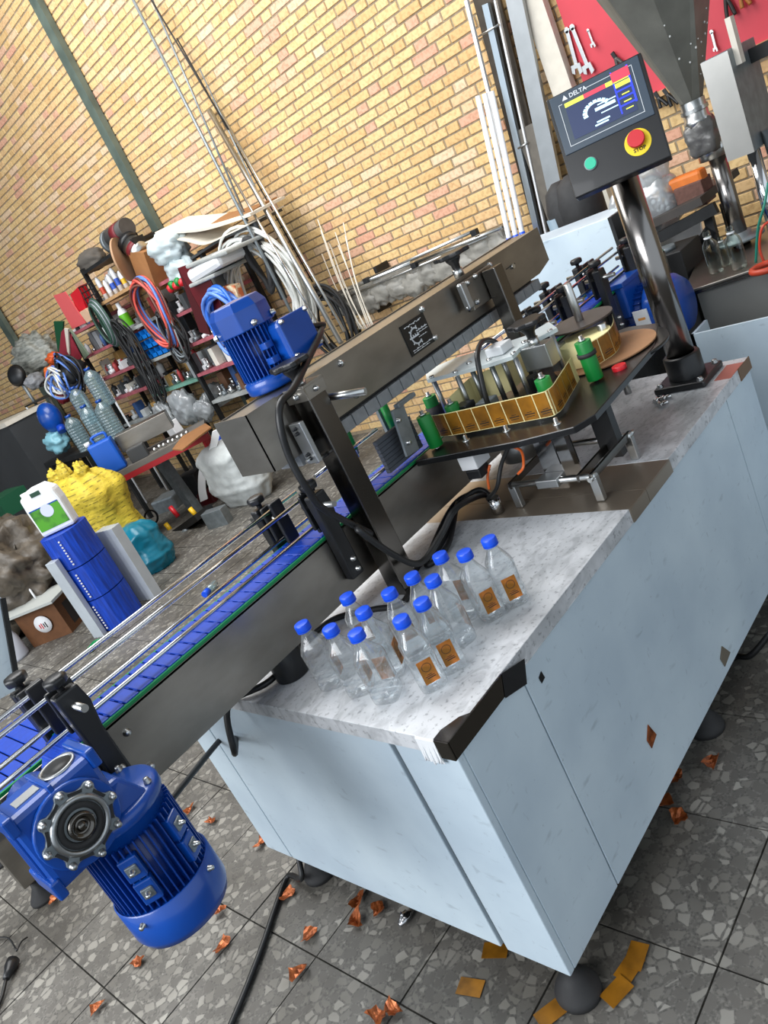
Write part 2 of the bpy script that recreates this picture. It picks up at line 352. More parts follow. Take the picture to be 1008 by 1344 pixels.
# ------------------------------------------------------------------ setting: floor, walls, ceiling
from mathutils import noise as mnoise
fl = MB().b2((-7, -4.5, -.06), (4.2, 16, -.008)).build('floor', mat('dark tile joint', '4a4843', .9, noise=.3, nscale=20), kind='structure')
TX, TY, G = .38, .335, .005
def visible(P, m=60):
    q = px(P); return q is not None and -m < q[0] < W_ + m and -m < q[1] < H_ + m
tiles = []
for i in range(-12, 12):
    for j in range(-12, 44):
        x = .206 + i * TX; y = .12 + j * TY
        if x > 3.9: continue
        c = (x + TX / 2, y + TY / 2, 0)
        hidden = .25 < c[0] < 1.5 and .25 < c[1] < .9
        if visible(c, 130) and not hidden: tiles.append(((Vector(c) - CAM).length, c, x, y))
tiles.sort()
tile_me = None
far = MB()
for k, (d, c, x, y) in enumerate(tiles):
    dz = rnd.uniform(-.0015, .0012)
    w = min(TX, 4.0 - x)
    if k < 300:
        if tile_me is None:
            o = MB().b2((-TX / 2 + G / 2, -TY / 2 + G / 2, -.02), (TX / 2 - G / 2, TY / 2 - G / 2, 0)).build('tile', terrazzo, fl); tile_me = o.data
        else:
            o = bpy.data.objects.new('tile', tile_me); COL.objects.link(o); o.parent = fl
        o.location = (c[0], c[1], dz)
    else:
        far.b2((x + G / 2, y + G / 2, -.02), (x + w - G / 2, y + TY - G / 2, dz))
if far.v: far.build('distant_tiles', terrazzo, fl, kind='stuff')

wb = MB().b2((4.0005, -4.5, -.05), (4.2, 16, 5.6)).build('wall_back', mortar, kind='structure')
SH, HH, BP, CP = .2035, .0975, .32, .0655      # stretcher, header, bond pitch, course pitch
bricks = []
for r in range(0, 80):
    z = 1.995 - 26 * CP - 4 * CP + r * CP
    off = 2.817 + (BP / 2 if (r % 2) else 0)
    for j in range(-14, 40):
        y1 = off + j * BP                       # header: left edge y1, going to smaller y
        for (ya, L) in ((y1 - HH, HH), (y1 - HH - .0095 - SH, SH)):
            c = Vector((4, ya + L / 2, z + .0275))
            if z > -.02 and visible(c, 25) and -1 < ya: bricks.append((c, L))
def shown(q):
    x, y = q
    if x < 0 or x > W_ or y < 0 or y > H_: return False
    if 610 < x < 720 and y > (x - 610) * 1.9 - 200: return False
    if y > 250 and x > 560: return False
    return x < 735 and y < 290 + max(0, (620 - x)) * .55 and not (x < 450 and y > 330)
bricks.sort(key=lambda b: (0 if shown(px(b[0])) else 1, (b[0] - CAM).length))
bm_cache = {}
vs, fs, rv = [], [], []
def brick_shape(L, h=.0545):
    # front face bevelled in towards the wall
    e = .003; a = [(0, -L / 2, -h / 2), (0, L / 2, -h / 2), (0, L / 2, h / 2), (0, -L / 2, h / 2)]
    f = [(-.006, -L / 2 + e, -h / 2 + e), (-.006, L / 2 - e, -h / 2 + e), (-.006, L / 2 - e, h / 2 - e), (-.006, -L / 2 + e, h / 2 - e)]
    b = [(.01, p[1], p[2]) for p in a]
    return b + a + f, [(8, 11, 10, 9)] + [(i, (i + 1) % 4, 4 + (i + 1) % 4, 4 + i) for i in range(4)] + [(4 + i, 4 + (i + 1) % 4, 8 + (i + 1) % 4, 8 + i) for i in range(4)]
for k, (c, L) in enumerate(bricks):
    p = Vector((4.0 + rnd.uniform(-.0018, .0018), c.y + rnd.uniform(-.0015, .0015), c.z + rnd.uniform(-.001, .001)))
    if k < 300:
        if L not in bm_cache:
            v, f = brick_shape(L); o = MB().add(v, f).build('brick', brick_one, wb); bm_cache[L] = o.data
        else:
            o = bpy.data.objects.new('brick', bm_cache[L]); COL.objects.link(o); o.parent = wb
        o.location = p
    else:
        v, f = brick_shape(L); n = len(vs)
        vs += [(q[0] + p.x, q[1] + p.y, q[2] + p.z) for q in v]; fs += [tuple(i + n for i in g) for g in f]; rv += [rnd.random()] * len(v)
me = bpy.data.meshes.new('distant_bricks'); me.from_pydata(vs, [], fs); me.update(); me.materials.append(brick_many)
atr = me.attributes.new('rnd', 'FLOAT', 'POINT'); atr.data.foreach_set('value', rv)
bo = bpy.data.objects.new('distant_bricks', me); COL.objects.link(bo); bo.parent = wb; bo['kind'] = 'stuff'
hallwall = mat('plastered hall wall', '77736c', .9, noise=.15, nscale=2)
MB().b2((-7, 16, -.05), (4.2, 16.2, 5.6)).build('wall_left', hallwall, kind='structure')
ceil = MB()
for (a, b) in (((-7, -4.7), (-2, 16.2)), ((3.9, -4.7), (4.2, 16.2)), ((-2, -4.7), (3.9, .8)), ((-2, 6.6), (3.9, 16.2))): ceil.b2((a[0], a[1], 5.6), (b[0], b[1], 5.7))
ceil.build('ceiling', mat('dark sheet ceiling', '96989a', .8), kind='structure')
# vertical steel columns of the building
def column(p0, p1, w, X, name, m, label, z1=5.5):
    y = (at(*p0, X=X).y + at(*p1, X=X).y) / 2
    t = thing(name, label, 'column', (X, y, 0))
    MB().b2((X, y - w / 2, 0), (X + .01, y + w / 2, z1)).b2((X + .01, y - w / 2, 0), (X + .06, y - w / 2 + .008, z1)).b2((X + .01, y + w / 2 - .008, 0), (X + .06, y + w / 2, z1)).build('channel', m, t)
    MB().b2((X - .012, y - w / 2 - .03, 0), (X + .06, y + w / 2 + .03, .012)).build('base_plate', m, t)
    return t
column((40, 0), (205, 300), .115, 3.92, 'steel_column', greencol, 'grey-green steel channel column against the brick wall above the shelving')
column((8, 400), (28, 500), .16, 3.9, 'steel_column', greencol, 'dark green steel column at the far left end of the wall')
column((700, 10), (735, 110), .125, 3.9, 'steel_column', ivory, 'cream painted steel column behind the control panel')

# ------------------------------------------------------------------ main cabinet
ZT, CW, CL = .80, 1.1357, 1.7568
cab = thing('machine_cabinet', 'long white-filmed machine cabinet carrying the label applicator and the small bottles', 'cabinet', (0, 0, 0))
gap = .004
MB().b2((.012, .012, .115), (CL - .012, CW - .012, ZT - .045)).build('carcass', dark_iron, cab)
for ya, yb in ((0, .172), (.188, 1.0), (1.004, CW)):
    MB().b2((0, ya + (0 if ya == 0 else gap / 2), .12), (.02, yb, ZT - .041)).build('side_panel', film, cab, bevel=.003)
for xa, xb in ((0.0205, .243), (.247, 1.53), (1.534, CL)):
    MB().b2((xa, 0, .12), (xb, .02, ZT - .041)).build('front_panel', film, cab, bevel=.002)
MB().b2((CL - .02, .021, .12), (CL, CW, ZT - .041)).build('end_panel', film, cab, bevel=.002)
MB().b2((.021, CW - .02, .12), (CL - .021, CW, ZT - .041)).build('rear_panel', film, cab, bevel=.002)
XA, XB = .826, 1.085
def topsheet(x0, x1, name, m, lip0=False, lip1=False, zz=0, ex=0):
    b = MB().b2((x0, -.004 - ex, ZT - .004), (x1, CW + .004, ZT + zz))
    b.b2((x0, -.004 - ex, ZT - .04), (x1, .001 - ex, ZT - .004))
    if lip0: b.b2((-.006, -.004, ZT - .04), (-.001, CW + .004, ZT - .004))
    if lip1: b.b2((CL + .001, -.004, ZT - .04), (CL + .006, CW + .004, ZT - .004))
    return b.build(name, m, cab, bevel=.0015)
topsheet(-.006, XA, 'top_sheet', film_top, lip0=True)
topsheet(XB, CL + .006, 'top_sheet', film_top, lip1=True)
for a, b in ((XA, .925), (.927, XB)):
    o = MB().b2((a, -.006, ZT - .004), (b, CW, ZT - .001)).b2((a, -.007, ZT - .04), (b, -.001, ZT - .004)).build('bare_strip', mat('smeared bare stainless', 'a89b8b', .42, .75, noise=.3, nscale=3), cab); o['label'] = 'bare stainless strip with the film peeled away'
# bare steel corner with torn film
cb = MB().b2((-.0075, -.0085, ZT - .043), (.19, -.0045, ZT + .0005)).b2((-.0105, -.0085, ZT - .043), (-.006, .028, ZT + .0005))
cb.prism([(-.0065, -.0065, ZT), (.075, -.0065, ZT), (.06, .012, ZT), (.02, .03, ZT), (-.0065, .03, ZT)], (0, 0, .0012))
o = cb.build('bare_corner', steel_dark, cab); o['label'] = 'bare steel corner where the film is torn off'
o = MB().hexa([(.17, -.009, ZT - .046), (.235, -.017, ZT - .062), (.235, -.0172, ZT - .060), (.17, -.0095, ZT - .044), (.19, -.009, ZT + .001), (.262, -.014, ZT - .018), (.262, -.0145, ZT - .017), (.19, -.0095, ZT + .002)]).build('film_flap', black_pl, cab); o['label'] = 'dark curled flap of torn film'
fl2 = MB()
for k in range(7):
    y = .03 + k * .007; fl2.hexa([(-.0125 - .003 * (k % 2), y, ZT - .062 + .006 * abs(k - 3)), (-.008, y, ZT - .062), (-.008, y + .007, ZT - .062), (-.012, y + .007, ZT - .06), (-.009, y, ZT - .003), (-.007, y, ZT + .001), (-.007, y + .007, ZT + .001), (-.01, y + .007, ZT - .004)])
o = fl2.build('torn_film', white_pl, cab); o['label'] = 'white torn film shreds'
# brown bare spot and sticker at the far end
o = MB().b2((1.66, -.0065, ZT - .04), (CL + .008, -.0045, ZT + .001)).build('edge_patch', mat('brown tape', '6e4a1e', .4, .5), cab)
MB().b2((1.60, -.003, ZT), (1.72, .05, ZT + .001)).build('tape_patch', mat('faded red tape', 'b0695e', .6), cab)
# levelling feet
def foot(x, y, parent=None, r=.055, h=.115, name='levelling_foot'):
    p = parent or cab
    MB().lathe([(0, 0), (r, 0), (r, .012), (r * .93, .02), (r * .6, .05), (r * .3, .068), (0, .07)], (x, y, 0), n=28).build(name, black_mat, p)
    MB().cyl((x, y, .065), (x, y, h + .01), .011).cyl((x, y, h - .018), (x, y, h - .006), .019, n=6).build('foot_bolt', alu, p)
for x, y in ((.035, .045), (.05, 1.0), (1.70, .05), (1.70, 1.08), (.9, .06)): foot(x, y)
# stickers on the long side
o = MB().prism([at(850, 951, Y=-.001), at(861, 964, Y=-.001), at(855, 982, Y=-.001), at(849, 972, Y=-.001)], (0, -.002, 0)).build('copper_label', copper, None)
tag(o, 'copper label stuck askew on the long white cabinet side', 'label')
o = MB().prism([at(947, 848, Y=-.001), at(958, 856, Y=-.001), at(951, 875, Y=-.001), at(945, 865, Y=-.001)], (0, -.002, 0)).build('bare_label', mat('grey brown label', '6f675a', .5), None)
tag(o, 'small grey-brown label on the cabinet side near its bottom edge', 'label')
o = MB().prism([at(710, 881, Y=-.001), at(715, 889, Y=-.001), at(711, 897, Y=-.001), at(707, 890, Y=-.001)], (0, -.001, 0)).build('film_tear', black_pl, cab)

# ------------------------------------------------------------------ main conveyor
YF, YB = .553, .70      # front and back side plates
XL, XR = -.52, 2.62
cv = thing('conveyor', 'stainless bottle conveyor with blue belt and green wear strips crossing the cabinet', 'conveyor', (0, .62, 0))
MB().b2((XL + .1, YF, .875), (XR, YF + .004, 1.04)).b2((XL + .1, YF, 1.034), (XR, YF + .014, 1.039)).build('front_side_plate', steel, cv)
MB().b2((XL + .1, YB, .875), (XR, YB + .004, 1.04)).build('rear_side_plate', steel, cv)
MB().b2((XL - .03, YF - .002, .86), (XL + .1, YF + .004, 1.01)).b2((XL - .03, YB, .86), (XL + .1, YB + .004, 1.01)).b2((XL - .034, YF - .002, .86), (XL - .03, YB + .004, .93)).build('drive_end_plate', steel, cv, bevel=.002)
MB().b2((XL + .12, YF + .003, 1.036), (XR, YF + .012, 1.047)).build('wear_strip', green_strip, cv)
MB().b2((XL + .12, YB - .008, 1.036), (XR, YB + .001, 1.047)).build('wear_strip', green_strip, cv)
# belt slats
n = 0
sl = MB().b2((-.0175, -.064, -.004), (.0175, .064, .004)).b2((-.0205, -.05, -.003), (-.0175, -.03, .003)).b2((-.0205, -.01, -.003), (-.0175, .01, .003)).b2((-.0205, .03, -.003), (-.0175, .05, .003))
first = sl.build('belt_slat', blue_belt, cv, bevel=.0015, world=False)
YC = (YF + YB) / 2 + .001
first.location = Vector((XL + .14, YC, 1.046)) - cv.location
for k in range(1, 76):
    o = first.copy(); COL.objects.link(o); o.location = Vector((XL + .14 + k * .0395, YC, 1.046)) - cv.location
for k in range(1, 8):
    a = k * .32; o = first.copy(); COL.objects.link(o); cx_, cz_, rr = XL + .135, .972, .074
    o.location = Vector((cx_ - rr * math.sin(a), YC, cz_ + rr * math.cos(a))) - cv.location; o.rotation_euler = (0, -a, 0)
MB().cyl((XL + .135, YF + .006, .972), (XL + .135, YB - .006, .972), .062, n=20).build('drive_drum', black_pl, cv)
# bolts
bl = lambda p, d=(0, -1, 0), r=.009: MB().lathe([(r * 1.25, 0), (r * 1.25, .003), (r, .004), (r, .008), (r * .75, .011), (0, .0115)], p, d, n=14)
for q in ((197, 1005), (166, 961)):
    p = at(*q, Y=YF); bl(p, r=.007).build('bolt', steel_bright, cv)
# guide rails
for (y, z) in ((.585, 1.075), (.585, 1.155), (.668, 1.075), (.668, 1.155)):
    MB().cyl((-.75, y, z), (.36 if y < .6 else .42, y, z), .0055, n=10).build('guide_rail', chrome, cv)
for (y, z, x0, x1) in ((.585, 1.075, .50, .80), (.668, 1.155, .50, .78)):
    MB().cyl((x0, y, z), (x1, y, z), .0055, n=10).build('guide_rail', chrome, cv)
def bracket(x, near=True):
    s = -1 if near else 1; y0 = YF if near else YB + .004
    t = thing('guide_bracket', '', 'bracket', (x, y0, .95))
    yy = y0 + s * .001
    ys = y0 + s * .022
    pr = [(x - .022, yy, .915), (x + .022, yy, .915), (x + .022, yy, 1.06), (x + .032, yy, 1.12), (x + .026, yy, 1.165), (x - .026, yy, 1.165), (x - .022, yy, 1.06)]
    MB().prism(pr, (0, s * .03, 0)).build('bracket_body', black_pl, t, bevel=.005)
    MB().cyl((x, yy - s * .05, 1.13), (x, yy + s * .075, 1.13), .008, n=14).build('clamp_pin', steel_bright, t)
    yk = y0 + s * .012
    MB().lathe([(0, 0), (.008, 0), (.008, .012), (.024, .016), (.026, .03), (.02, .036), (0, .037)], (x, yk, 1.163), n=7).build('clamp_knob', black_pl, t, bevel=.003)
    yc = .585 if near else .668
    MB().b2((x - .012, yc - .016, 1.055), (x + .028, yc - .003, 1.175)).b2((x - .026, yc + s * .01, 1.07), (x + .034, yc + s * .02, 1.17)).build('rail_clip', black_pl, t, bevel=.004)
    for z in (.935, .965): bl((x + .004, y0 + s * .031, z), (0, s, 0), .006).build('bracket_bolt', steel_bright, t)
    return t
b1 = bracket(-.372); b1['label'] = 'black rail bracket bolted to the near side plate above the blue gearbox'
b2_ = bracket(.375); b2_['label'] = 'black rail bracket on the near side plate beside the square post'
b3 = bracket(-.39, False); b3['label'] = 'black rail bracket on the far side of the belt opposite the gearbox'
b4 = bracket(.33, False); b4['label'] = 'black rail bracket on the far side of the belt below the motor housing'
# front legs of the conveyor
for i, (x, y) in enumerate(((XL - .02, .62),)):
    pass
# black round stand under the conveyor
p = at(386, 884, Z=.8)
o = MB().cyl((p.x, p.y, .8005), (p.x, p.y, .876), .046, n=32).build('round_stand', black_pl, None, bevel=.004)
tag(o, 'black plastic cylinder standing on the cabinet under the conveyor', 'stand')

# second infeed belt behind the near end
t = thing('infeed_conveyor', 'second blue belt table behind the drive end of the main conveyor', 'conveyor', (-.62, .95, 0))
MB().b2((-1.3, .72, .93), (-.36, 1.08, .99)).build('bed', steel, t)
sl2 = MB().b2((-.018, -.165, -.004), (.018, .165, .004))
f2 = sl2.build('belt_slat', blue_belt, t, bevel=.001, world=False)
f2.location = Vector((-1.27, .9, 1.0)) - t.location
for k in range(1, 24):
    o = f2.copy(); COL.objects.link(o); o.location = Vector((-1.27 + k * .0395, .9, 1.0)) - t.location
MB().b2((-1.3, .722, .995), (-.36, .73, 1.01)).build('wear_strip', green_strip, t)
for y_ in (.80, 1.02): MB().b2((-1.1, y_, 0), (-1.06, y_ + .04, .93)).build('leg', steel, t)

# ------------------------------------------------------------------ gear motor hanging at the drive end
GY = .39
gc = at(105, 1082, Y=GY - .055)
GX, GZ = gc.x, gc.z
gm = thing('gear_motor', 'blue worm gearbox and finned motor hanging from the drive end of the conveyor', 'motor', (GX, GY, GZ))
hs = .082
MB().b2((GX - hs, GY - .04, GZ - hs), (GX + hs, GY + .055, GZ + hs)).build('gearbox_housing', blue_paint, gm, bevel=.012)
MB().cyl((GX, GY - .04, GZ), (GX, GY - .052, GZ), .076, n=32).build('flange_seat', blue_paint, gm, bevel=.003)
MB().cyl((GX, GY + .05, GZ), (GX, YF + .0, GZ), .05, n=24).build('output_boss', blue_deep, gm)
# raised corner ribs and feet
for sx in (-1, 1):
    for sz in (-1, 1):
        MB().b2((GX + sx * (hs + .008), GY - .045, GZ + sz * (hs - .03)), (GX + sx * (hs - .01), GY + .06, GZ + sz * (hs + .008))).build('casting_lug', blue_paint, gm, bevel=.004)
for k in range(4): MB().b2((GX - hs - .004, GY - .02 + k * .018, GZ - .05), (GX - hs + .004, GY - .014 + k * .018, GZ + .05)).build('casting_rib', blue_paint, gm, bevel=.002)
MB().b2((GX - .006, GY - .046, GZ + hs - .016), (GX + .003, GY + .06, GZ + hs + .006)).build('casting_rib', blue_paint, gm, bevel=.002)
# scalloped cover ring
n = 96; poly = []
for k in range(n):
    a = 2 * PI * k / n; r = .062 + .010 * max(0, math.cos(8 * a)) ** .6 - .004 * max(0, -math.cos(8 * a))
    poly.append((GX + r * math.cos(a), GY - .052, GZ + r * math.sin(a)))
MB().prism(poly, (0, -.006, 0)).build('cover_ring', galv, gm, bevel=.001)
MB().lathe([(.052, 0), (.052, .006), (.046, .009), (.042, .006), (.042, 0)], (GX, GY - .056, GZ), (0, -1, 0), n=40).build('rim', alu, gm)
MB().lathe([(.040, 0), (.040, .004), (.030, .004), (.028, 0)], (GX, GY - .058, GZ), (0, -1, 0), n=36).build('oil_seal', black_mat, gm)
MB().lathe([(.024, 0), (.024, .012), (.017, .013), (.015, .005), (.007, .005), (.007, .014), (0, .014)], (GX, GY - .056, GZ), (0, -1, 0), n=30).build('output_shaft', steel_dark, gm)
for k in range(8):
    a = 2 * PI * k / 8; bl((GX + .066 * math.cos(a), GY - .058, GZ + .066 * math.sin(a)), r=.0055).build('cover_bolt', alu, gm)
for k in range(8):
    a = 2 * PI * (k + .5) / 8; a1 = a - .22; a2 = a + .22
    MB().prism([(GX + r * math.cos(q), GY - .0585, GZ + r * math.sin(q)) for r, q in ((.054, a1), (.054, a2), (.060, a2), (.060, a1))], (0, -.0005, 0)).build('cover_slot', black_mat, gm)
# oval inspection cover on top and name plate
MB().lathe([(.034, 0), (.034, .004), (.028, .004), (.028, .002), (0, .002)], (GX + .035, GY + .005, GZ + hs), n=30).build('top_cover', alu, gm)
MB().lathe([(0, 0), (.027, 0), (.027, .001), (0, .001)], (GX + .035, GY + .005, GZ + hs + .002), n=30).build('top_cover_plate', dark_iron, gm)
MB().b2((GX - .055, GY - .018, GZ + hs), (GX - .01, GY + .012, GZ + hs + .002)).build('name_plate', alu, gm)
# motor, axis vertical, offset from the box
MY = GY + .035; mc = at(178, 1100, Y=MY); MX = mc.x
zt = GZ - .05
MB().lathe([(0, .004), (.088, .004), (.094, 0), (.097, -.006), (.097, -.020), (.088, -.024), (.086, -.05), (.0, -.05)], (MX, MY, zt), n=44).build('motor_flange', blue_paint, gm)
for k in range(4):
    a = PI / 4 + k * PI / 2; bl((MX + .085 * math.cos(a), MY + .085 * math.sin(a), zt + .004), (0, 0, 1), .006).build('flange_bolt', alu, gm)
MB().hexa([(GX + .0, GY - .045, zt - .03), (MX + .05, GY - .045, zt + .0), (MX + .05, GY + .05, zt + .0), (GX + .0, GY + .05, zt - .03), (GX + .0, GY - .045, zt + .07), (MX + .02, GY - .035, zt + .06), (MX + .02, GY + .045, zt + .06), (GX, GY + .05, zt + .07)]).build('neck', blue_paint, gm, bevel=.008)
zb = zt - .045; ML = .15
MB().cyl((MX, MY, zb), (MX, MY, zb - ML), .078, n=40).build('motor_barrel', blue_deep, gm)
for k in range(44):
    a = 2 * PI * k / 44; u = Vector((math.cos(a), math.sin(a), 0)); c = Vector((MX, MY, 0))
    MB().bar(c + u * .086 + Vector((0, 0, zb)), c + u * .086 + Vector((0, 0, zb - ML)), .018, .0028, up=(-u.y, u.x, 0)).build('cooling_fin', blue_deep, gm)
def dirv(a): return Vector((math.cos(a), math.sin(a), 0))
for a in (math.radians(-122), math.radians(-68 + 12)):
    for dz in (.045, .10):
        u = dirv(a); c = Vector((MX, MY, zb - dz)) + u * .097
        MB().box(c, (.014, .022, .022), Matrix.Rotation(a, 3, 'Z')).build('lug', galv, gm, bevel=.002)
        bl(c + u * .007, u, .0045).build('lug_bolt', steel_bright, gm)
        MB().box(c - u * .006, (.018, .036, .05), Matrix.Rotation(a, 3, 'Z')).build('lug_pad', blue_paint, gm, bevel=.003)
MB().lathe([(.098, 0), (.101, -.002), (.101, -.075), (.095, -.092), (.06, -.097), (0, -.098)], (MX, MY, zb - ML + .008), n=48).build('fan_cowl', blue_paint, gm)
MB().lathe([(0, -.002), (.098, -.002)], (MX, MY, zb - ML + .008), n=48).build('cowl_inner', blue_deep, gm)
for a in (-1.0, -2.6, 2.2, .5):
    u = dirv(a); bl(Vector((MX, MY, zb - ML - .012)) + u * .1, u, .005).build('cowl_bolt', steel_bright, gm)

# ------------------------------------------------------------------ square post + hold-down beam
def wheel(x, y, z, label_parent, r=.05):
    k = MB(); n = 48; pl = []
    for i in range(n):
        a = 2 * PI * i / n; q = r * (1 + .10 * math.cos(6 * a)); pl.append((x + q * math.cos(a), y + q * math.sin(a), z + .045))
    MB().prism(pl, (0, 0, .014)).build('hand_wheel', black_pl, label_parent, bevel=.004)
    MB().lathe([(.012, 0), (.014, .02), (.024, .035), (.026, .047), (0, .047)], (x, y, z), n=20).build('wheel_hub', black_pl, label_parent)
    MB().cyl((x, y, z - .02), (x, y, z + .006), .018, n=6).build('nut', steel_bright, label_parent)
po = thing('square_post', 'near square stainless post with black hand wheel rising from the cabinet', 'post', (.476, .5, .8))
MB().b2((.445, .47, .801), (.507, .532, 1.412)).build('upright', steel_dark, po, bevel=.003)
MB().b2((.440, .465, 1.412), (.512, .545, 1.418)).b2((.440, .465, 1.38), (.445, .545, 1.412)).b2((.445, .465, 1.38), (.512, .469, 1.412)).build('cap', steel, po, bevel=.001)
wheel(.476, .515, 1.42, po)
bl((.4395, .50, 1.397), (-1, 0, 0), .006).build('bolt', steel_bright, po); bl((.476, .4645, 1.397), r=.006).build('bolt', steel_bright, po)
for x, z in ((.522, 1.385), (.522, 1.335)):
    bl((x, .5495, z), r=.009).build('bolt', steel_bright, po)
MB().cyl((.512, .52, 1.36), (.56, .40, 1.335), .010, n=14).build('clamp_lever', steel_bright, po)
MB().b2((.398, .485, 1.235), (.413, .53, 1.345)).build('spacer_bar', alu, po, bevel=.002)
for z in (1.25, 1.262, 1.32, 1.333): bl((.3975, .507, z), (-1, 0, 0), .004).build('screw', black_pl, po)
MB().cyl((.405, .507, 1.235), (.445, .507, 1.235), .005, n=10).build('spacer_rod', steel_bright, po)
MB().cyl((.38, .507, 1.25), (.40, .507, 1.25), .004, n=10).build('spacer_rod', steel_bright, po)

be = thing('hold_down_beam', 'long stainless channel beam with black name plate above the belt', 'beam', (.8, .6, 1.28))
BY = .5505; X0, X1 = .31, 1.76
ptp = [(X0, BY, 1.281), (X0, BY, 1.415), (X1, BY, 1.419), (X1, BY, 1.31), (X1 - .09, BY, 1.279)]
MB().prism([(X0, BY, 1.281), (X1 - .085, BY, 1.279), (X1, BY, 1.300), (X1, BY, 1.419), (X0, BY, 1.415)], (0, .004, 0)).build('front_plate', steel, be)
MB().b2((X0, BY + .004, 1.411), (X1, BY + .115, 1.415)).build('top_plate', steel, be)
MB().b2((X0, BY + .115, 1.281), (X1, BY + .119, 1.419)).build('rear_plate', steel, be)
MB().prism([(X0, BY - .012, 1.268), (X0, BY - .012, 1.420), (X0, BY + .13, 1.420), (X0, BY + .13, 1.268)], (-.003, 0, 0)).build('end_plate', steel, be)
MB().b2((X0 - .003, BY - .012, 1.265), (X0 + .10, BY - .009, 1.42)).build('end_guard', steel, be)
for k in range(23):
    x = .40 + k * .055
    if x > X1 - .12: break
    MB().b2((x, BY + .003, 1.232), (x + .052, BY + .095, 1.268)).build('belt_pad', mat('grey belt pad', '8d9092', .6, noise=.2, nscale=40), be, bevel=.002)
MB().b2((.36, BY + .02, 1.262), (X1 - .12, BY + .085, 1.285)).build('pad_track', black_pl, be)
for q, s in (((447, 477), .008), ((553, 406), .008), ((570, 443), .008), ((467, 518), .008), ((642, 348), .008), ((656, 381), .006)):
    bl(at(*q, Y=BY), r=s).build('bolt', steel_bright, be)
o = MB().cyl(at(672, 350, Y=BY), at(672, 350, Y=BY) + Vector((0, -.008, 0)), .008, n=12).build('bolt', steel_bright, be)
MB().b2(at(664, 353, Y=BY) + Vector((0, -.001, -.003)), at(676, 346, Y=BY) + Vector((0, .0, .003))).build('slot', black_pl, be)
# name plate
pa = [at(523, 427, Y=BY - .001), at(556, 412, Y=BY - .001), at(570, 448, Y=BY - .001), at(541, 469, Y=BY - .001)]
px0, px1 = (pa[0].x + pa[3].x) / 2, (pa[1].x + pa[2].x) / 2; pz0, pz1 = (pa[3].z + pa[2].z) / 2, (pa[0].z + pa[1].z) / 2
pn = MB().b2((px0, BY - .003, pz0), (px1, BY, pz1)).build('name_plate', black_gl, be)
pw, ph = px1 - px0, pz1 - pz0; pcx = px0 + pw * .42; pcz = pz0 + ph * .5
wp = mat('white print', 'd8dcdf', .5)
g = MB(); R_ = ph * .27
for k in range(13):
    a = math.radians(60 + k * 20); u = Vector((math.cos(a), 0, math.sin(a))); v = Vector((-math.sin(a), 0, math.cos(a))); c = Vector((pcx, BY - .0035, pcz))
    g.prism([c + u * R_ * .8 - v * R_ * .2, c + u * R_ * .8 + v * R_ * .2, c + u * R_ + v * R_ * .2, c + u * R_ - v * R_ * .2], (0, -.0004, 0))
    if k % 2 == 0: g.prism([c + u * R_ * .98 - v * R_ * .1, c + u * R_ * .98 + v * R_ * .1, c + u * R_ * 1.22 + v * R_ * .08, c + u * R_ * 1.22 - v * R_ * .08], (0, -.0004, 0))
g.build('gear_emblem', wp, pn)
g = MB()
def strip(b, x0, x1, z, h, wav=.0): 
    n = 10
    for i in range(n):
        a = x0 + (x1 - x0) * i / n; c = x0 + (x1 - x0) * (i + .8) / n; zz = z + wav * math.sin(i * 2.3)
        b.b2((a, BY - .0039, zz), (c, BY - .0031, zz + h * (1 + .5 * math.sin(i * 4.1))))
strip(g, px0 + pw * .12, px0 + pw * .85, pz0 + ph * .87, ph * .03, ph * .02)
strip(g, px0 + pw * .5, px0 + pw * .95, pz0 + ph * .60, ph * .035)
strip(g, px0 + pw * .5, px0 + pw * .95, pz0 + ph * .53, ph * .02)
strip(g, px0 + pw * .25, px0 + pw * .55, pz0 + ph * .47, ph * .07)
strip(g, px0 + pw * .5, px0 + pw * .85, pz0 + ph * .40, ph * .02)
strip(g, px0 + pw * .1, px0 + pw * .95, pz0 + ph * .12, ph * .025); strip(g, px0 + pw * .1, px0 + pw * .8, pz0 + ph * .06, ph * .02)
g.build('lettering', wp, pn)
# second post at far end
p2 = thing('square_post', 'far square stainless post carrying the end of the hold-down beam', 'post', (1.37, .5, .8))
MB().b2((1.335, .475, .801), (1.385, .525, 1.40)).build('upright', steel_dark, p2, bevel=.003)
MB().b2((1.24, .528, 1.31), (1.40, .548, 1.405)).build('clamp_plate', steel, p2, bevel=.002)
MB().b2((1.205, .515, 1.325), (1.232, .535, 1.405)).build('handle_bar', alu, p2, bevel=.003)
for x, z in ((1.212, 1.40), (1.212, 1.33), (1.26, 1.33), (1.25, 1.395), (1.30, 1.40), (1.365, 1.385)):
    bl((x, .527, z), r=.007).build('bolt', steel_bright, p2)
wheel(1.30, .58, 1.435, p2, .055)
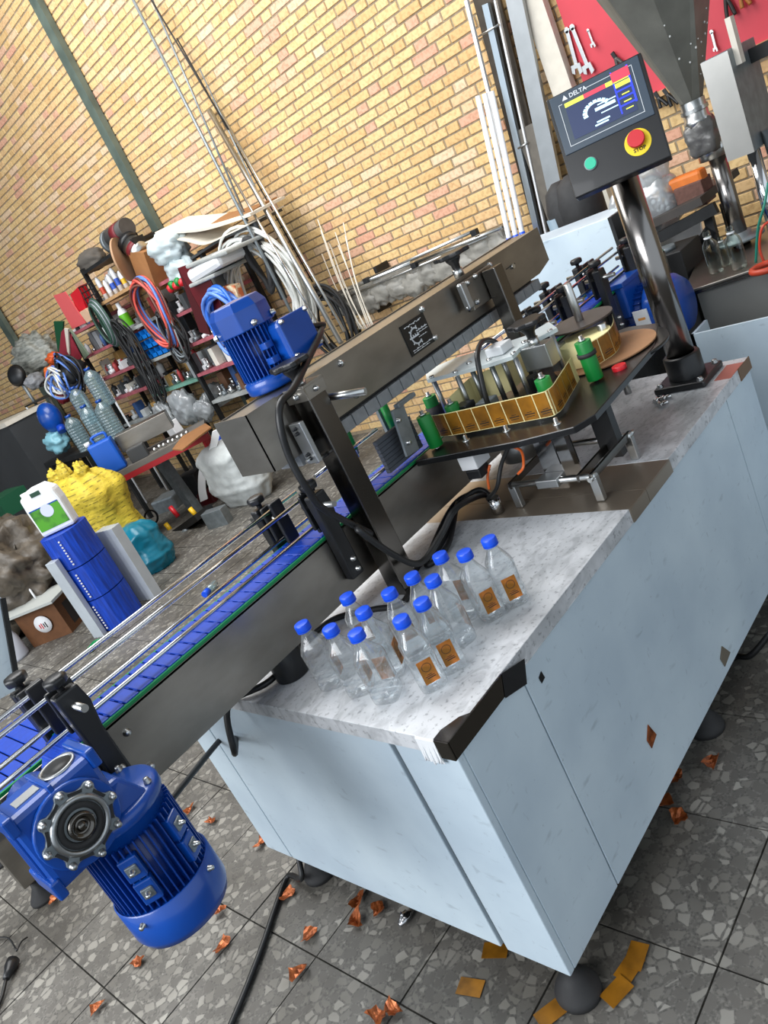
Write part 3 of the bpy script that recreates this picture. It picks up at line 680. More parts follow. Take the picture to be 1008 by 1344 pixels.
# motor on the beam
tm = thing('motor', 'blue electric motor standing upright on top of the hold-down beam', 'motor', (.53, .66, 1.40))
TXm, TYm = .53, .675; z0 = 1.42
MB().lathe([(0, 0), (.07, 0), (.074, .006), (.074, .03), (.066, .04), (0, .04)], (TXm, TYm, z0), n=32).build('motor_foot', blue_paint, tm)
MB().cyl((TXm, TYm, z0 + .035), (TXm, TYm, z0 + .165), .056, n=32).build('motor_barrel', blue_deep, tm)
for k in range(36):
    a = 2 * PI * k / 36; u = dirv(a); c = Vector((TXm, TYm, 0))
    MB().bar(c + u * .063 + Vector((0, 0, z0 + .04)), c + u * .063 + Vector((0, 0, z0 + .165)), .016, .0026, up=(-u.y, u.x, 0)).build('cooling_fin', blue_paint, tm)
n = 8
MB().lathe([(0, 0), (.080, 0), (.080, .052), (.066, .076), (0, .08)], (TXm, TYm, z0 + .160), n=8).build('fan_cowl', blue_paint, tm, bevel=.003).data.polygons.foreach_set('use_smooth', [False] * 32)
for a in (-1.9, -.9, 2.4): bl(Vector((TXm, TYm, z0 + .172)) + dirv(a) * .078, dirv(a), .007).build('cowl_bolt', steel_bright, tm)
MB().b2((TXm + .005, TYm - .115, z0 + .045), (TXm + .105, TYm - .045, z0 + .15)).build('terminal_box', blue_paint, tm, bevel=.014)
MB().b2((TXm + .002, TYm - .123, z0 + .042), (TXm + .108, TYm - .115, z0 + .153)).build('terminal_lid', blue_paint, tm, bevel=.004)
for x, z in ((.01, .055), (.1, .055), (.01, .145), (.1, .145)): bl((TXm + x, TYm - .123, z0 + z), r=.005).build('lid_bolt', steel_bright, tm)
for z in (.06, .1): MB().b2((TXm - .035, TYm - .085, z0 + z), (TXm - .01, TYm - .055, z0 + z + .018)).build('lug', blue_paint, tm, bevel=.003)

# ------------------------------------------------------------------ label applicator
lh = thing('label_applicator', 'label applicator with black base plate, green rollers and clear top plate', 'labeller', (1.0, .3, .8))
ZP = 1.05
plate = [(.748, .543), (.775, .20), (.81, .05), (.87, .02), (1.30, .045), (1.52, .12), (1.56, .24), (1.50, .38), (1.33, .44), (1.20, .545)]
MB().prism([(x, y, ZP - .018) for x, y in plate], (0, 0, .018)).build('base_plate', black_gl, lh, bevel=.002)
MB().b2((.84, .10, ZP - .032), (1.20, .45, ZP - .019)).build('under_plate', black_pl, lh)
for q in ((612, 578), (665, 565), (731, 556)): 
    p = at(q[0], q[1], Z=ZP); MB().lathe([(.012, 0), (.012, .002), (.006, .003), (.006, .016), (0, .017)], p, n=14).build('rod_end', steel_bright, lh)
def roller(x, y, r, h, collar=True, z=ZP + .006, cap=None):
    MB().cyl((x, y, z), (x, y, z + h), r, n=26).build('green_roller', green_roll, lh, bevel=.001)
    if collar: MB().cyl((x, y, z + h * .62), (x, y, z + h * .72), r * 1.18, n=26).build('collar', black_mat, lh)
    MB().cyl((x, y, z - .02), (x, y, z + h + .016), .006, n=12).cyl((x, y, z + h), (x, y, z + h + .006), .010, n=12).build('roller_pin', steel_bright, lh)
R1 = at(573, 585, Z=1.056); R2 = at(782, 497, Z=1.056)
roller(R1.x, R1.y, .021, .098, False)
roller(R2.x, R2.y, .0225, .112)
for q, h in (((710, 494), .078), ((590, 527), .075), ((562, 519), .08)):
    p = at(*q, Z=1.14); roller(p.x, p.y, .022, h, False); MB().cyl((p.x, p.y, 1.056), (p.x, p.y, 1.056 + h * .6), .026, n=20).build('collar', black_mat, lh)
# label web: outer path
ZL0, ZL1 = 1.060, 1.130
webpx = [(567, 573), (580, 573), (597, 571), (624, 566), (650, 561), (686, 554), (722, 547), (731, 543), (738, 537), (744, 527), (761, 498)]
wl = [at(x, y, Z=ZL0) for x, y in webpx]
wl = spline(wl, 4)
RC_ = at(778, 462, Z=1.07)
RX, RY = 1.30, .245
d0 = wl[-1]
def web(points, name, label_):
    L = [0]
    for a, b in zip(points[:-1], points[1:]): L.append(L[-1] + (b - a).length)
    lo = [Vector((p.x, p.y, ZL0)) for p in points]; hi = [Vector((p.x, p.y, ZL1)) for p in points]
    o = MB().ribbon(lo, hi).build(name, cream, lh, solid=.0006)
    def pos(s):
        s = max(0, min(s, L[-1] - 1e-6))
        for i in range(len(L) - 1):
            if L[i + 1] >= s: return points[i].lerp(points[i + 1], (s - L[i]) / (L[i + 1] - L[i]))
    return pos, L[-1]
def labels_on(pos, total, side, step=.0500, w=.0465, name='gold_label'):
    s = .002
    while s + w < total:
        P = [pos(s + w * k / 4) for k in range(5)]
        lo, hi = [], []
        for k, p in enumerate(P):
            d = (P[min(k + 1, 4)] - P[max(k - 1, 0)]).normalized(); nn = Vector((d.y, -d.x, 0)) * side
            q = p + nn * .0012; lo.append((q.x, q.y, ZL0 + .002)); hi.append((q.x, q.y, ZL1 - .002))
        o = MB().ribbon(lo, hi).build(name, gold, lh)
        m = P[2]; d = (P[3] - P[1]).normalized(); nn = Vector((d.y, -d.x, 0)) * side
        M = MB()
        for (zz, hw, hh) in ((.017, .016, .0028), (.011, .013, .0018), (.023, .008, .0016)):
            a = m + nn * .0016 - d * hw; b = m + nn * .0016 + d * hw
            M.hexa([(a.x, a.y, ZL0 + zz), (b.x, b.y, ZL0 + zz + .001), (b.x + nn.x * .0002, b.y + nn.y * .0002, ZL0 + zz + .001), (a.x + nn.x * .0002, a.y + nn.y * .0002, ZL0 + zz)] + [(a.x, a.y, ZL0 + zz + hh), (b.x, b.y, ZL0 + zz + hh + .001), (b.x + nn.x * .0002, b.y + nn.y * .0002, ZL0 + zz + hh + .001), (a.x + nn.x * .0002, a.y + nn.y * .0002, ZL0 + zz + hh)])
        M.build('print', ink, o)
        s += step
pos, tot = web(wl, 'label_web', '')
d = wl[2] - wl[1]
labels_on(pos, tot, 1)
# reel: label roll arc around the spindle
reel_c = Vector((RX, RY, 0))
s0 = at(790, 490, Z=ZL0); s1 = at(808, 465, Z=ZL0)
arc = [at(x, y, Z=ZL0) for x, y in ((777, 484), (791, 475), (805, 466), (812, 458), (815, 449), (813, 440))]
arc = spline(arc, 4)
pos2, tot2 = web(arc, 'label_web', '')
labels_on(pos2, tot2, 1)
MB().cyl((RX, RY, ZL0), (RX, RY, ZL1 - .004), .082, n=48).build('label_roll', cream, lh)
MB().cyl((RX + .03, RY - .03, ZP + .003), (RX + .03, RY - .03, ZP + .008), .155, n=56).build('reel_disc', mat('brown fibre board', '9c7350', .6, noise=.15), lh)
MB().cyl((RX + .035, RY - .035, ZP - .012), (RX + .035, RY - .035, ZP - .002), .180, n=56).build('lower_disc', black_gl, lh)
tp = at(762, 423, Z=1.15)
MB().cyl((tp.x, tp.y, 1.150), (tp.x, tp.y, 1.156), .10, n=48).build('upper_disc', mat('dark brown disc', '3a302b', .35), lh)
MB().cyl((tp.x, tp.y, 1.155), (tp.x, tp.y, 1.275), .0125, n=20).build('spindle', steel_bright, lh, bevel=.002)
p = at(793, 437, Z=1.115); MB().cyl((p.x, p.y, 1.06), (p.x, p.y, 1.145), .014, n=20).build('guide_pin', steel_bright, lh, bevel=.002)
p = at(812, 480, Z=1.06); MB().cyl((p.x, p.y, 1.045), (p.x, p.y, 1.062), .020, n=24).build('red_knob', red_pl, lh, bevel=.002)
MB().cyl((p.x, p.y, .975), (p.x, p.y, 1.045), .010, n=14).build('knob_stem', steel_bright, lh)
# clear top plate + rods
ap = [at(x, y, Z=1.185) for x, y in ((560, 491), (562, 503), (640, 483), (674, 472), (684, 461), (733, 435), (722, 427), (690, 446), (640, 462), (600, 474))]
MB().prism(ap, (0, 0, .012)).build('acrylic_plate', acryl, lh, bevel=.001)
for q in ((569, 500), (600, 494), (644, 478), (676, 470), (690, 455), (724, 440), (655, 462), (618, 482)):
    p = at(*q, Z=1.185); MB().cyl((p.x, p.y, ZP), (p.x, p.y, 1.185), .008, n=14).build('stand_off', alu, lh)
    MB().lathe([(.008, 0), (.008, .005), (0, .006)], (p.x, p.y, 1.198), n=10).build('plate_bolt', steel_bright, lh)
p = at(700, 448, Z=1.20)
MB().b2((p.x - .02, p.y - .045, 1.12), (p.x + .03, p.y + .045, 1.19)).build('tension_block', alu, lh, bevel=.003)
wheel(p.x, p.y, 1.205, lh, .052)
p = at(655, 458, Z=1.21); MB().b2((p.x - .03, p.y - .03, 1.198), (p.x + .03, p.y + .03, 1.225)).build('white_sensor', white_pl, lh, bevel=.004)
# cream paper seen between the rods (inner web)
iw = [at(x, y, Z=1.09) for x, y in ((600, 545), (625, 520), (668, 500), (690, 480))]
MB().ribbon([Vector((a.x, a.y, 1.06)) for a in iw], [Vector((a.x, a.y, 1.15)) for a in iw]).build('inner_web', cream, lh, solid=.0006)
# inner mechanism blocks
for q, s_, m_ in (((640, 530), (.05, .05, .05), galv), ((668, 528), (.04, .03, .03), steel_bright), ((612, 540), (.05, .05, .06), black_pl), ((735, 470), (.04, .05, .08), alu), ((700, 500), (.04, .04, .05), black_pl)):
    p = at(*q, Z=1.09); MB().box((p.x, p.y, 1.055 + s_[2] / 2), s_).build('mechanism_block', m_, lh, bevel=.003)
# peel-off head next to conveyor: galvanised plate, clamp rods and dark grey foam pad
a = at(518, 535, Y=.50); 
hp = [at(x, y, Y=.525) for x, y in ((512, 540), (527, 531), (548, 590), (532, 600))]
MB().prism(hp, (0, -.008, 0)).build('peel_plate', galv, lh, bevel=.001)
for q in ((522, 552), (535, 581)): bl(at(*q, Y=.517), r=.006).build('bolt', steel_bright, lh)
c = at(530, 531, Y=.515); MB().bar(c + Vector((-.03, 0, .008)), c + Vector((.05, -.0, .008)), .02, .012).build('peel_arm', galv, lh, bevel=.002)
MB().cyl((R1.x, R1.y, 1.025), (R1.x, R1.y, 1.06), .008, n=12).build('roller_foot', steel_bright, lh)
# U shaped base frame
zf = .872; xf = .885
fr = [(xf, .10), (xf, .365)]
for y in (.10, .365): MB().b2((xf - .009, y - .012, .801), (xf + .009, y + .012, zf)).build('frame_leg', alu, lh, bevel=.002)
for y in (.10, .365): MB().b2((1.10, y - .012, .801), (1.118, y + .012, zf)).build('frame_leg', alu, lh, bevel=.002)
MB().cyl((xf, .09, zf), (xf, .375, zf), .0095, n=14).build('frame_bar', steel_bright, lh)
MB().cyl((1.11, .09, zf), (1.11, .375, zf), .0095, n=14).build('frame_bar', steel_bright, lh)
for y in (.10, .14, .365): MB().b2((xf - .01, y - .004, zf - .008), (1.12, y + .004, zf + .012)).build('frame_slat', steel_dark, lh)
MB().cyl((xf - .022, .10, zf), (xf, .10, zf), .007, n=8).cyl((1.12, .10, zf), (1.14, .10, zf), .007, n=8).build('frame_nut', steel_bright, lh)
MB().b2((xf - .02, .20, zf - .012), (xf + .03, .27, zf + .012)).build('clamp_block', alu, lh, bevel=.002)
MB().b2((.915, .205, .83), (.921, .265, 1.02)).build('height_plate', chrome, lh)
MB().b2((.99, .20, .83), (.996, .26, 1.02)).build('height_plate', chrome, lh)
MB().b2((.912, .226, .975), (.9145, .242, 1.008)).build('plate_slot', black_pl, lh)
MB().b2((1.05, .10, .84), (1.08, .16, 1.02)).build('height_column', black_pl, lh)
MB().b2((.83, .41, .96), (.90, .47, 1.03)).build('sensor_box', white_pl, lh, bevel=.003)
MB().b2((.83, .41, .93), (.88, .46, .958)).build('sensor_plug', black_pl, lh, bevel=.003)
# stainless drum motor under the plate
MB().cyl((.98, .36, .92), (.98, .36, 1.03), .06, n=32).build('drive_motor', alu, lh)
MB().cyl((.86, .43, .801), (.86, .43, .85), .018, n=20).build('cable_gland', chrome, lh)

# grey foam pad and side guides near the exit of the labeller
t = thing('foam_guide', 'dark grey ribbed foam pad above the belt beside the label head', 'guide', (.75, .60, 1.06))
for k in range(8):
    z = 1.062 + k * .0125
    MB().b2((.66, .56, z), (.82, .575, z + .0115)).build('foam_rib', mat('charcoal foam', '4a4e55', .8), t, bevel=.001)
for k, q in enumerate(((455, 570), (509, 545), (435, 560))):
    p = at(*q, Y=.68)
    o = MB().cyl((p.x, .68, p.z - .05), (p.x, .68, p.z + .04), .013, n=20).build('roller', green_roll, None)
    u = thing('pressure_roller', ('green pressure roller directly right of the near post', 'green pressure roller behind the charcoal foam pad', 'short green roller half hidden behind the near post')[k], 'roller', (p.x, .68, p.z - .06))
    o.parent = u; o.matrix_parent_inverse = Matrix.Translation(u.location).inverted()
    MB().cyl((p.x, .68, p.z - .075), (p.x, .68, p.z + .052), .005, n=10).build('pin', steel_bright, u)
    MB().b2((p.x - .01, .70, p.z - .075), (p.x + .03, .712, p.z + .03)).build('holder', galv, u)
for k, (q0, q1) in enumerate((((460, 662), (511, 620)), ((440, 640), (480, 612)))):
    pass

# ------------------------------------------------------------------ cables
def cabl(pts, r, label, m=cable, name='cable'):
    o = MB().tube(spline(pts, 8), r, 8).build(name, m, None); tag(o, label, 'cable'); return o
cabl([at(649, 550, Y=.37), at(637, 520, Y=.36), at(628, 480, Y=.36), at(627, 462, Y=.37), at(634, 448, Y=.40), at(650, 449, Y=.43), at(668, 465, Y=.46)], .0078, 'black corrugated sensor cable arching over the label web')
MB().box(at(650, 560, Y=.355), (.02, .014, .06), Euler((0, .15, 0))).build('sensor_fork', galv, lh, bevel=.002)
MB().b2(at(645, 553, Y=.345) - Vector((.005, 0, .004)), at(645, 553, Y=.345) + Vector((.005, .003, .004))).build('yellow_mark', mat('yellow mark', 'e0c020', .5), lh)
cabl([at(415, 435, Y=.62), at(418, 430, Y=.60), at(421, 436, Y=.56), at(405, 470, Y=.50), at(385, 510, Y=.44), at(368, 530, Y=.42), at(368, 560, Y=.42), at(380, 600, Y=.43), at(402, 640, Y=.43), at(425, 668, Y=.44), (.41, .45, 1.02), at(470, 695, Y=.43), at(520, 730, Y=.42), at(553, 738, Y=.42), at(580, 700, Y=.42), at(598, 668, Y=.42), at(632, 650, Z=.84), at(650, 655, Z=.81)], .009, 'thick black motor cable looping past the near post to the cable gland')
cabl([at(418, 434, Y=.60), at(424, 426, Y=.58), at(400, 432, Y=.57), at(398, 445, Y=.565)], .008, 'short black cable bent into the terminal box of the upright motor')
cabl([at(600, 660, Z=.83), at(588, 715, Z=.815), at(560, 742, Z=.808), at(575, 700, Z=.815), at(596, 662, Z=.83), at(620, 648, Z=.83), at(648, 650, Z=.81)], .008, 'second black cable loop lying on the table beside the thick motor cable')
cabl([at(648, 655, Z=.81), at(628, 643, Z=.85), at(600, 665, Z=.84), at(580, 712, Z=.815), at(548, 744, Z=.81), at(530, 790, Z=.807), at(490, 800, Z=.807), at(440, 812, Z=.807), at(400, 842, Z=.807), at(355, 893, Z=.815), (-.03, .72, .80), (-.09, .70, .70), at(300, 960, Z=.60), at(215, 1062, Z=.66)], .0085, 'long black cable running across the table edge down to the gear motor')
cabl([(.02, 1.00, .115), (-.02, .98, .06), at(378, 1150, Z=.012), at(362, 1190, Z=.01), at(345, 1240, Z=.01), at(322, 1300, Z=.01), at(300, 1352, Z=.01)], .009, 'black power cable lying on the tiles from under the cabinet')
cabl([at(1012, 830, Z=.10), at(985, 860, Z=.03), at(965, 862, Z=.012), at(948, 874, Z=.012), at(925, 850, Z=.02)], .010, 'black cable on the floor behind the long side of the cabinet')
cabl([at(640, 655, Z=.85), at(652, 640, Z=.9), at(658, 610, Z=.96), at(668, 585, Z=1.01)], .006, 'black lead rising to the underside of the label applicator')
cabl([at(642, 642, Z=.88), at(640, 625, Z=.92), at(643, 610, Z=.95)], .004, 'short orange wire beside the white sensor box', mat('orange wire', 'd2622a', .4))
cabl([at(668, 585, Z=1.0), at(684, 592, Z=.98), at(687, 612, Z=.95), at(680, 622, Z=.93)], .004, 'orange wire looping in front of the drum under the plate', MATS['orange wire'])
# plug on the floor bottom left
t = thing('power_plug', 'black power plug lying on the tiles at the bottom left', 'plug', tuple(at(16, 1262, Z=0)))
a = at(8, 1285, Z=.02); b = at(22, 1248, Z=.02)
MB().lathe([(0, 0), (.012, .002), (.016, .03), (.022, .05), (.022, .075), (0, .078)], a, b - a, n=18).build('plug_body', black_pl, t)
MB().tube(spline([a, at(2, 1310, Z=.01), at(-10, 1335, Z=.01)], 6), .006).build('plug_cord', cable, t)
MB().tube(spline([b, at(28, 1236, Z=.02), at(36, 1230, Z=.01)], 6), .003).tube(spline([b, at(12, 1232, Z=.01), at(-2, 1230, Z=.01)], 6), .003).build('plug_wire', cable, t)
# ------------------------------------------------------------------ control panel on pole
PX, PY = 1.642, .146
pp = thing('control_panel_stand', 'black touchscreen control panel with stop button on a polished pole', 'control panel', (PX, PY, .8))
MB().b2((PX - .085, PY - .085, .8005), (PX + .085, PY + .085, .822)).build('base_flange', black_pl, pp, bevel=.006)
MB().lathe([(.058, .02), (.058, .095), (.052, .10), (.044, .10)], (PX, PY, .8), n=32).build('pole_socket', black_pl, pp)
for sx in (-1, 1):
    for sy in (-1, 1): bl((PX + sx * .067, PY + sy * .067, .822), (0, 0, 1), .009).build('flange_bolt', alu, pp)
MB().cyl((PX, PY, .83), (PX, PY, 1.50), .043, n=40).build('pole', chrome_dark, pp)
yaw, tilt, pw_, ph_, pz_ = -1.191, .301, .279, .297, 1.625
r_ = Vector((math.cos(yaw), math.sin(yaw), 0)); n0 = Vector((math.sin(yaw), -math.cos(yaw), 0)); up_ = Vector((0, 0, 1)) * math.cos(tilt) - n0 * math.sin(tilt)
nn_ = r_.cross(up_); 
pc = Vector((1.591, .12, pz_))
def PV(u, v, w=0): return pc + r_ * u * pw_ / 2 + up_ * v * ph_ / 2 + nn_ * w
def pbox(b, u0, v0, u1, v1, w0, w1): return b.hexa([PV(u0, v0, w0), PV(u1, v0, w0), PV(u1, v1, w0), PV(u0, v1, w0), PV(u0, v0, w1), PV(u1, v0, w1), PV(u1, v1, w1), PV(u0, v1, w1)])
pbox(MB(), -1, -1, 1, 1, -.05, 0).build('panel_box', black_gl, pp, bevel=.004)
scr = mat('dark blue grey screen bezel', '3a4754', .3)
bz = pbox(MB(), -.93, -.16, .93, .97, 0, .004).build('screen_bezel', scr, pp, bevel=.002)
ln = MB()
for (a, b, c, d) in ((-.78, -.03, -.77, .78), (.76, -.03, .77, .86), (-.78, -.04, .77, -.03), (-.2, .85, .77, .86), (-.78, .77, -.7, .78)): pbox(ln, a, b, c, d, .0041, .0046)
ln.build('bezel_line', wp, bz)
def emi(name, c, s=1.0): return mat(name, c, .4, emit=s)
sc_ = pbox(MB(), -.66, .05, .66, .76, .0042, .005).build('screen', emi('screen glow dark', '1c2a4c', .5), bz)
def sq(u0, v0, u1, v1, m, nm='screen_tile', w=.0052): return pbox(MB(), u0, v0, u1, v1, w, w + .0004).build(nm, m, sc_)
# sub-parts on the screen sit one level below the bezel
yel, redm, blu, whi = emi('screen yellow', 'd8e04a', .5), emi('screen red', 'd8384c', .5), emi('screen blue', '2438d8', .7), emi('screen white', 'bfe6f4', .6)
def scrpart(u0, v0, u1, v1, m, w=.0052):
    o = pbox(MB(), u0, v0, u1, v1, w, w + .0004).build('screen_tile', m, bz)
scrpart(-.66, .68, -.26, .76, yel); scrpart(-.26, .68, .2, .76, redm); scrpart(.2, .68, .66, .76, yel)
scrpart(.34, .10, .37, .90, blu); scrpart(.66, .20, .70, .90, blu); scrpart(.34, .70, .70, .88, redm, .0056); scrpart(.37, .58, .67, .66, yel, .0056)
for v in (.50, .36, .22): scrpart(.35, v, .70, v + .03, blu, .0056)
for v in (.42, .28, .14): scrpart(.45, v, .6, v + .02, yel, .0056)
gsc = MB()
for k in range(9):
    a = math.radians(30 + k * 20); cu, cv_ = -.08, .38; ru, rv_ = .26, .17
    pts = [(cu + ru * q * math.cos(b), cv_ + rv_ * q * math.sin(b)) for q, b in ((.8, a - .2), (.8, a + .2), (1.15, a + .12), (1.15, a - .12))]
    gsc.prism([PV(u, v, .0052) for u, v in pts], nn_ * .0004)
for (u0, v0, u1, v1) in ((-.05, .45, .33, .47), (-.12, .36, .3, .42), (-.02, .28, .33, .30), (-.2, .10, .08, .13), (-.15, .15, .12, .18)): pbox(gsc, u0, v0, u1, v1, .0052, .0056)
gsc.build('screen_emblem', whi, bz)
text('\u25b2 DELTA', .017, wp, bz, frame(PV(-.42, .86, .0044), r_, up_), bold=.0003)
def pc_cyl(u, v, w0, w1, r, m, nm, n=32, r2=None): return MB().cyl(PV(u, v, w0), PV(u, v, w1), r, r2=r2, n=n).build(nm, m, pp, bevel=.001)
pc_cyl(.48, -.50, 0, .002, .037, mat('yellow legend plate', 'f2d416', .4), 'stop_legend', 40)
pc_cyl(.48, -.48, .002, .016, .018, red_pl, 'stop_collar'); pc_cyl(.47, -.46, .016, .030, .025, red_pl, 'stop_button', 40, .023)
text('STOP', .0145, ink, pp, frame(PV(.48, -.635, .0022), r_, up_), bold=.0004)
pc_cyl(-.5, -.50, 0, .006, .019, galv, 'start_collar'); pc_cyl(-.5, -.50, .006, .011, .0165, mat('green push button', '1fb08a', .35, emit=.15), 'start_button')
MB().bar(Vector((PX, PY, 1.46)), pc - nn_ * .04 - up_ * .05, .05, .05).build('tilt_arm', black_pl, pp)

for k, (q, lab) in enumerate((((862, 524), 'small chrome elbow fitting lying left of the pole flange'), ((872, 521), 'small chrome tee fitting touching the pole flange'), ((868, 529), 'small chrome screw fitting in front of the other fittings'))):
    p = at(*q, Z=.81); b = MB().cyl((p.x - .014, p.y, .8085), (p.x + .014, p.y + .006 * k, .8085), .0075, n=12).cyl((p.x, p.y, .8085), (p.x + .004, p.y - .022, .8085), .006, n=12).cyl((p.x - .018, p.y, .8085), (p.x - .012, p.y, .8085), .0085, n=6)
    tag(b.build('pipe_fitting', chrome, None), lab, 'fitting')
# ------------------------------------------------------------------ bottles
def bottle_proto(h=.178, w=.062, capm=blue_cap):
    t = thing('water_bottle', 'x', 'bottle', (0, 0, 0), 'small capped bottles standing on the cabinet')
    b = MB(); n = 32
    def ring(z, hw, sq_):      # superellipse
        pts = []
        for i in range(n):
            a = 2 * PI * i / n + PI / n; c, s = math.cos(a), math.sin(a)
            q = (abs(c) ** sq_ + abs(s) ** sq_) ** (-1 / sq_); pts.append((hw * q * c, hw * q * s, z))
        return pts
    hw = w / 2
    prof = [(0, .004, 2), (.002, hw * .82, 4), (.008, hw * .97, 5), (.02, hw, 5), (.028, hw, 5), (.030, hw * .955, 5), (.033, hw * .955, 5), (.035, hw, 5), (.047, hw, 5), (.049, hw * .955, 5), (.052, hw * .955, 5), (.054, hw * .98, 5), (.096, hw * .98, 5), (.098, hw * .95, 5), (.101, hw, 5), (.113, hw * .99, 4.5), (.123, hw * .86, 3.6), (.137, hw * .62, 2.8), (.149, hw * .45, 2.2), (.154, .0125, 2), (.170, .012, 2)]
    prof = [(z * h / .178, a, c) for z, a, c in prof]
    vs = [p for z, a, c in prof for p in ring(z, a, c)]
    b.add(vs, [(k * n + i, k * n + (i + 1) % n, (k + 1) * n + (i + 1) % n, (k + 1) * n + i) for k in range(len(prof) - 1) for i in range(n)], True)
    b.build('bottle_body', pet, t, world=False)
    MB().lathe([(.0182, 0), (.0182, .0125), (.0168, .0155), (0, .016)], (0, 0, h - .016), n=28).cyl((0, 0, h - .020), (0, 0, h - .0172), .0182, n=28).build('cap', capm, t, world=False, bevel=.0004)
    L = MB().b2((-.0165, -hw * .98 - .0016, .028), (.0165, -hw * .98 - .0008, .084)).build('foil_label', gold_l, t, world=False)
    pr = MB()
    pr.lathe([(.0105, 0), (.0105, .0003), (.0095, .0003), (.0095, 0)], (0, -hw * .98 - .0016, .066), (0, -1, 0), n=20)
    pr.b2((-.011, -hw * .98 - .0021, .044), (.010, -hw * .98 - .0016, .0455)).b2((-.008, -hw * .98 - .0021, .0395), (.011, -hw * .98 - .0016, .0415)).b2((-.006, -hw * .98 - .0021, .048), (.006, -hw * .98 - .0016, .049))
    pr.build('print', ink, L, world=False)
    return t
gold_l = mat('copper gold foil label', 'd8813c', .4, .35, col2='8a5a1a', nscale=22, lo=.4, hi=.6)
caps = [((397, 822), .62, 'leftmost water bottle next to the black cylinder'), ((434, 827), .58, 'front-row water bottle second from the left'),
        ((468, 833), 2.0, 'front water bottle with no foil label towards the viewer'), ((456, 785), 2.6, 'rearmost left water bottle nearest the conveyor'),
        ((477, 804), .52, 'water bottle behind the front row with a narrow copper label'), ((511, 779), 2.5, 'rear water bottle beside the loose cable end'),
        ((541, 758), 2.3, 'rear water bottle in the middle of the cluster'), ((568, 762), 1.2, 'middle water bottle directly left of the gap in the cluster'),
        ((554, 792), -.62, 'water bottle with copper label nearest the torn cabinet corner but one'), ((527, 815), -.6, 'front water bottle with the large copper label facing right'),
        ((578, 731), 1.9, 'rear water bottle below the cable loop, third from the right'), ((610, 728), -.55, 'water bottle second from the right with a gold label'),
        ((642, 710), -.7, 'rightmost water bottle standing apart by the bare strip')]
proto = None
ZC = .8 + .17
for k, (q, rz, lab) in enumerate(caps):
    p = at(*q, Z=ZC)
    if proto is None: proto = bottle_proto(); proto.location = (p.x, p.y, .801); proto.rotation_euler = (0, 0, rz); proto['label'] = lab; bpy.context.view_layer.update()
    else: clone(proto, (p.x, p.y, .801), rz, lab)

# ------------------------------------------------------------------ copper scraps on the floor
sc_list = [(377, 1175), (471, 1183), (498, 1195), (468, 1210), (407, 1228), (393, 1278), (293, 1243), (290, 1198), (182, 1263), (130, 1323), (343, 1108), (74, 1183), (617, 1295), (650, 1247), (835, 1255), (810, 1302), (892, 1073), (722, 1330), (497, 1335), (935, 1003), (278, 1078), (250, 1063), (872, 1055), (517, 1328), (888, 1022), (826, 1270)]
SCRAP = ['nearest the power cable in front of the left cabinet foot', 'beneath the cabinet edge, left of the dark pair', "at the cabinet's lower edge midway along its short side", 'just below the scrap under the middle of the cabinet edge', 'in the open tile right of the power cable', "large shiny strip right of the power cable's lower part", 'below the gear motor and right of its fan cowl', "touching the right side of the gear motor's cowl", "left of the fan cowl's bottom, below the motor", 'at the bottom edge left of the cable', 'against the left lower corner of the cabinet', 'far left, above the power plug', 'big flat one left of the near corner foot', 'partly under the cabinet edge left of the near corner foot', 'big flat one on top of the pair right of the corner foot', "big flat one touching the corner foot's right side", 'behind the long side, the largest one beyond the dark stain', 'flat one at the bottom edge left of the corner foot', 'at the bottom edge below the middle of the cabinet', 'small one farthest up along the long side', "between the gear motor and the cabinet's left corner", 'just left of the one between motor and cabinet corner', "small one close to the long side's lower edge", 'at the bottom edge right beside another scrap', "small one midway along the long side's shadow", 'flat one lower in the pair right of the corner foot']
for k, q in enumerate(sc_list):
    p = at(*q, Z=.004); w, h = rnd.uniform(.016, .022), rnd.uniform(.022, .032); a = rnd.uniform(0, 6.28)
    if 600 < q[0] and q[1] > 1240: w, h, a = .022, .034, (.4 if q[0] < 700 else 1.2) + rnd.uniform(-.5, .5)
    b = MB(); g_ = 4; vs = []
    for i in range(g_ + 1):
        for j in range(g_ + 1):
            u, v = (i / g_ - .5) * 2 * w, (j / g_ - .5) * 2 * h; cr = 0 if (600 < q[0] and q[1] > 1240) else 1
            zz = .003 + abs(rnd.gauss(0, .0022)) * cr + abs(u * (.5 if k % 2 else -.2) + v * .35) * cr
            x = u * (1 - .3 * cr * rnd.random()); y = v * (1 - .3 * cr * rnd.random())
            vs.append((p.x + x * math.cos(a) - y * math.sin(a), p.y + x * math.sin(a) + y * math.cos(a), max(.0015, zz) + (k % 4) * .0016))
    b.add(vs, [(i * 5 + j, (i + 1) * 5 + j, (i + 1) * 5 + j + 1, i * 5 + j + 1) for i in range(g_) for j in range(g_)])
    o = b.build('label_scrap', copper if not (600 < q[0] and q[1] > 1240) else gold, None, solid=.0006)
    tag(o, 'copper scrap ' + SCRAP[k], 'label scrap', 'foil label scraps on the floor')
p = at(532, 1205, Z=.01)
o = MB().ball((p.x, p.y, .014), (.03, .02, .012), 9, 6, .8).build('foil_wad', mat('silver foil', 'c8c9cc', .25, 1, bump=.5, nscale=40), None); tag(o, 'crumpled silver foil wad under the cabinet edge', 'foil')

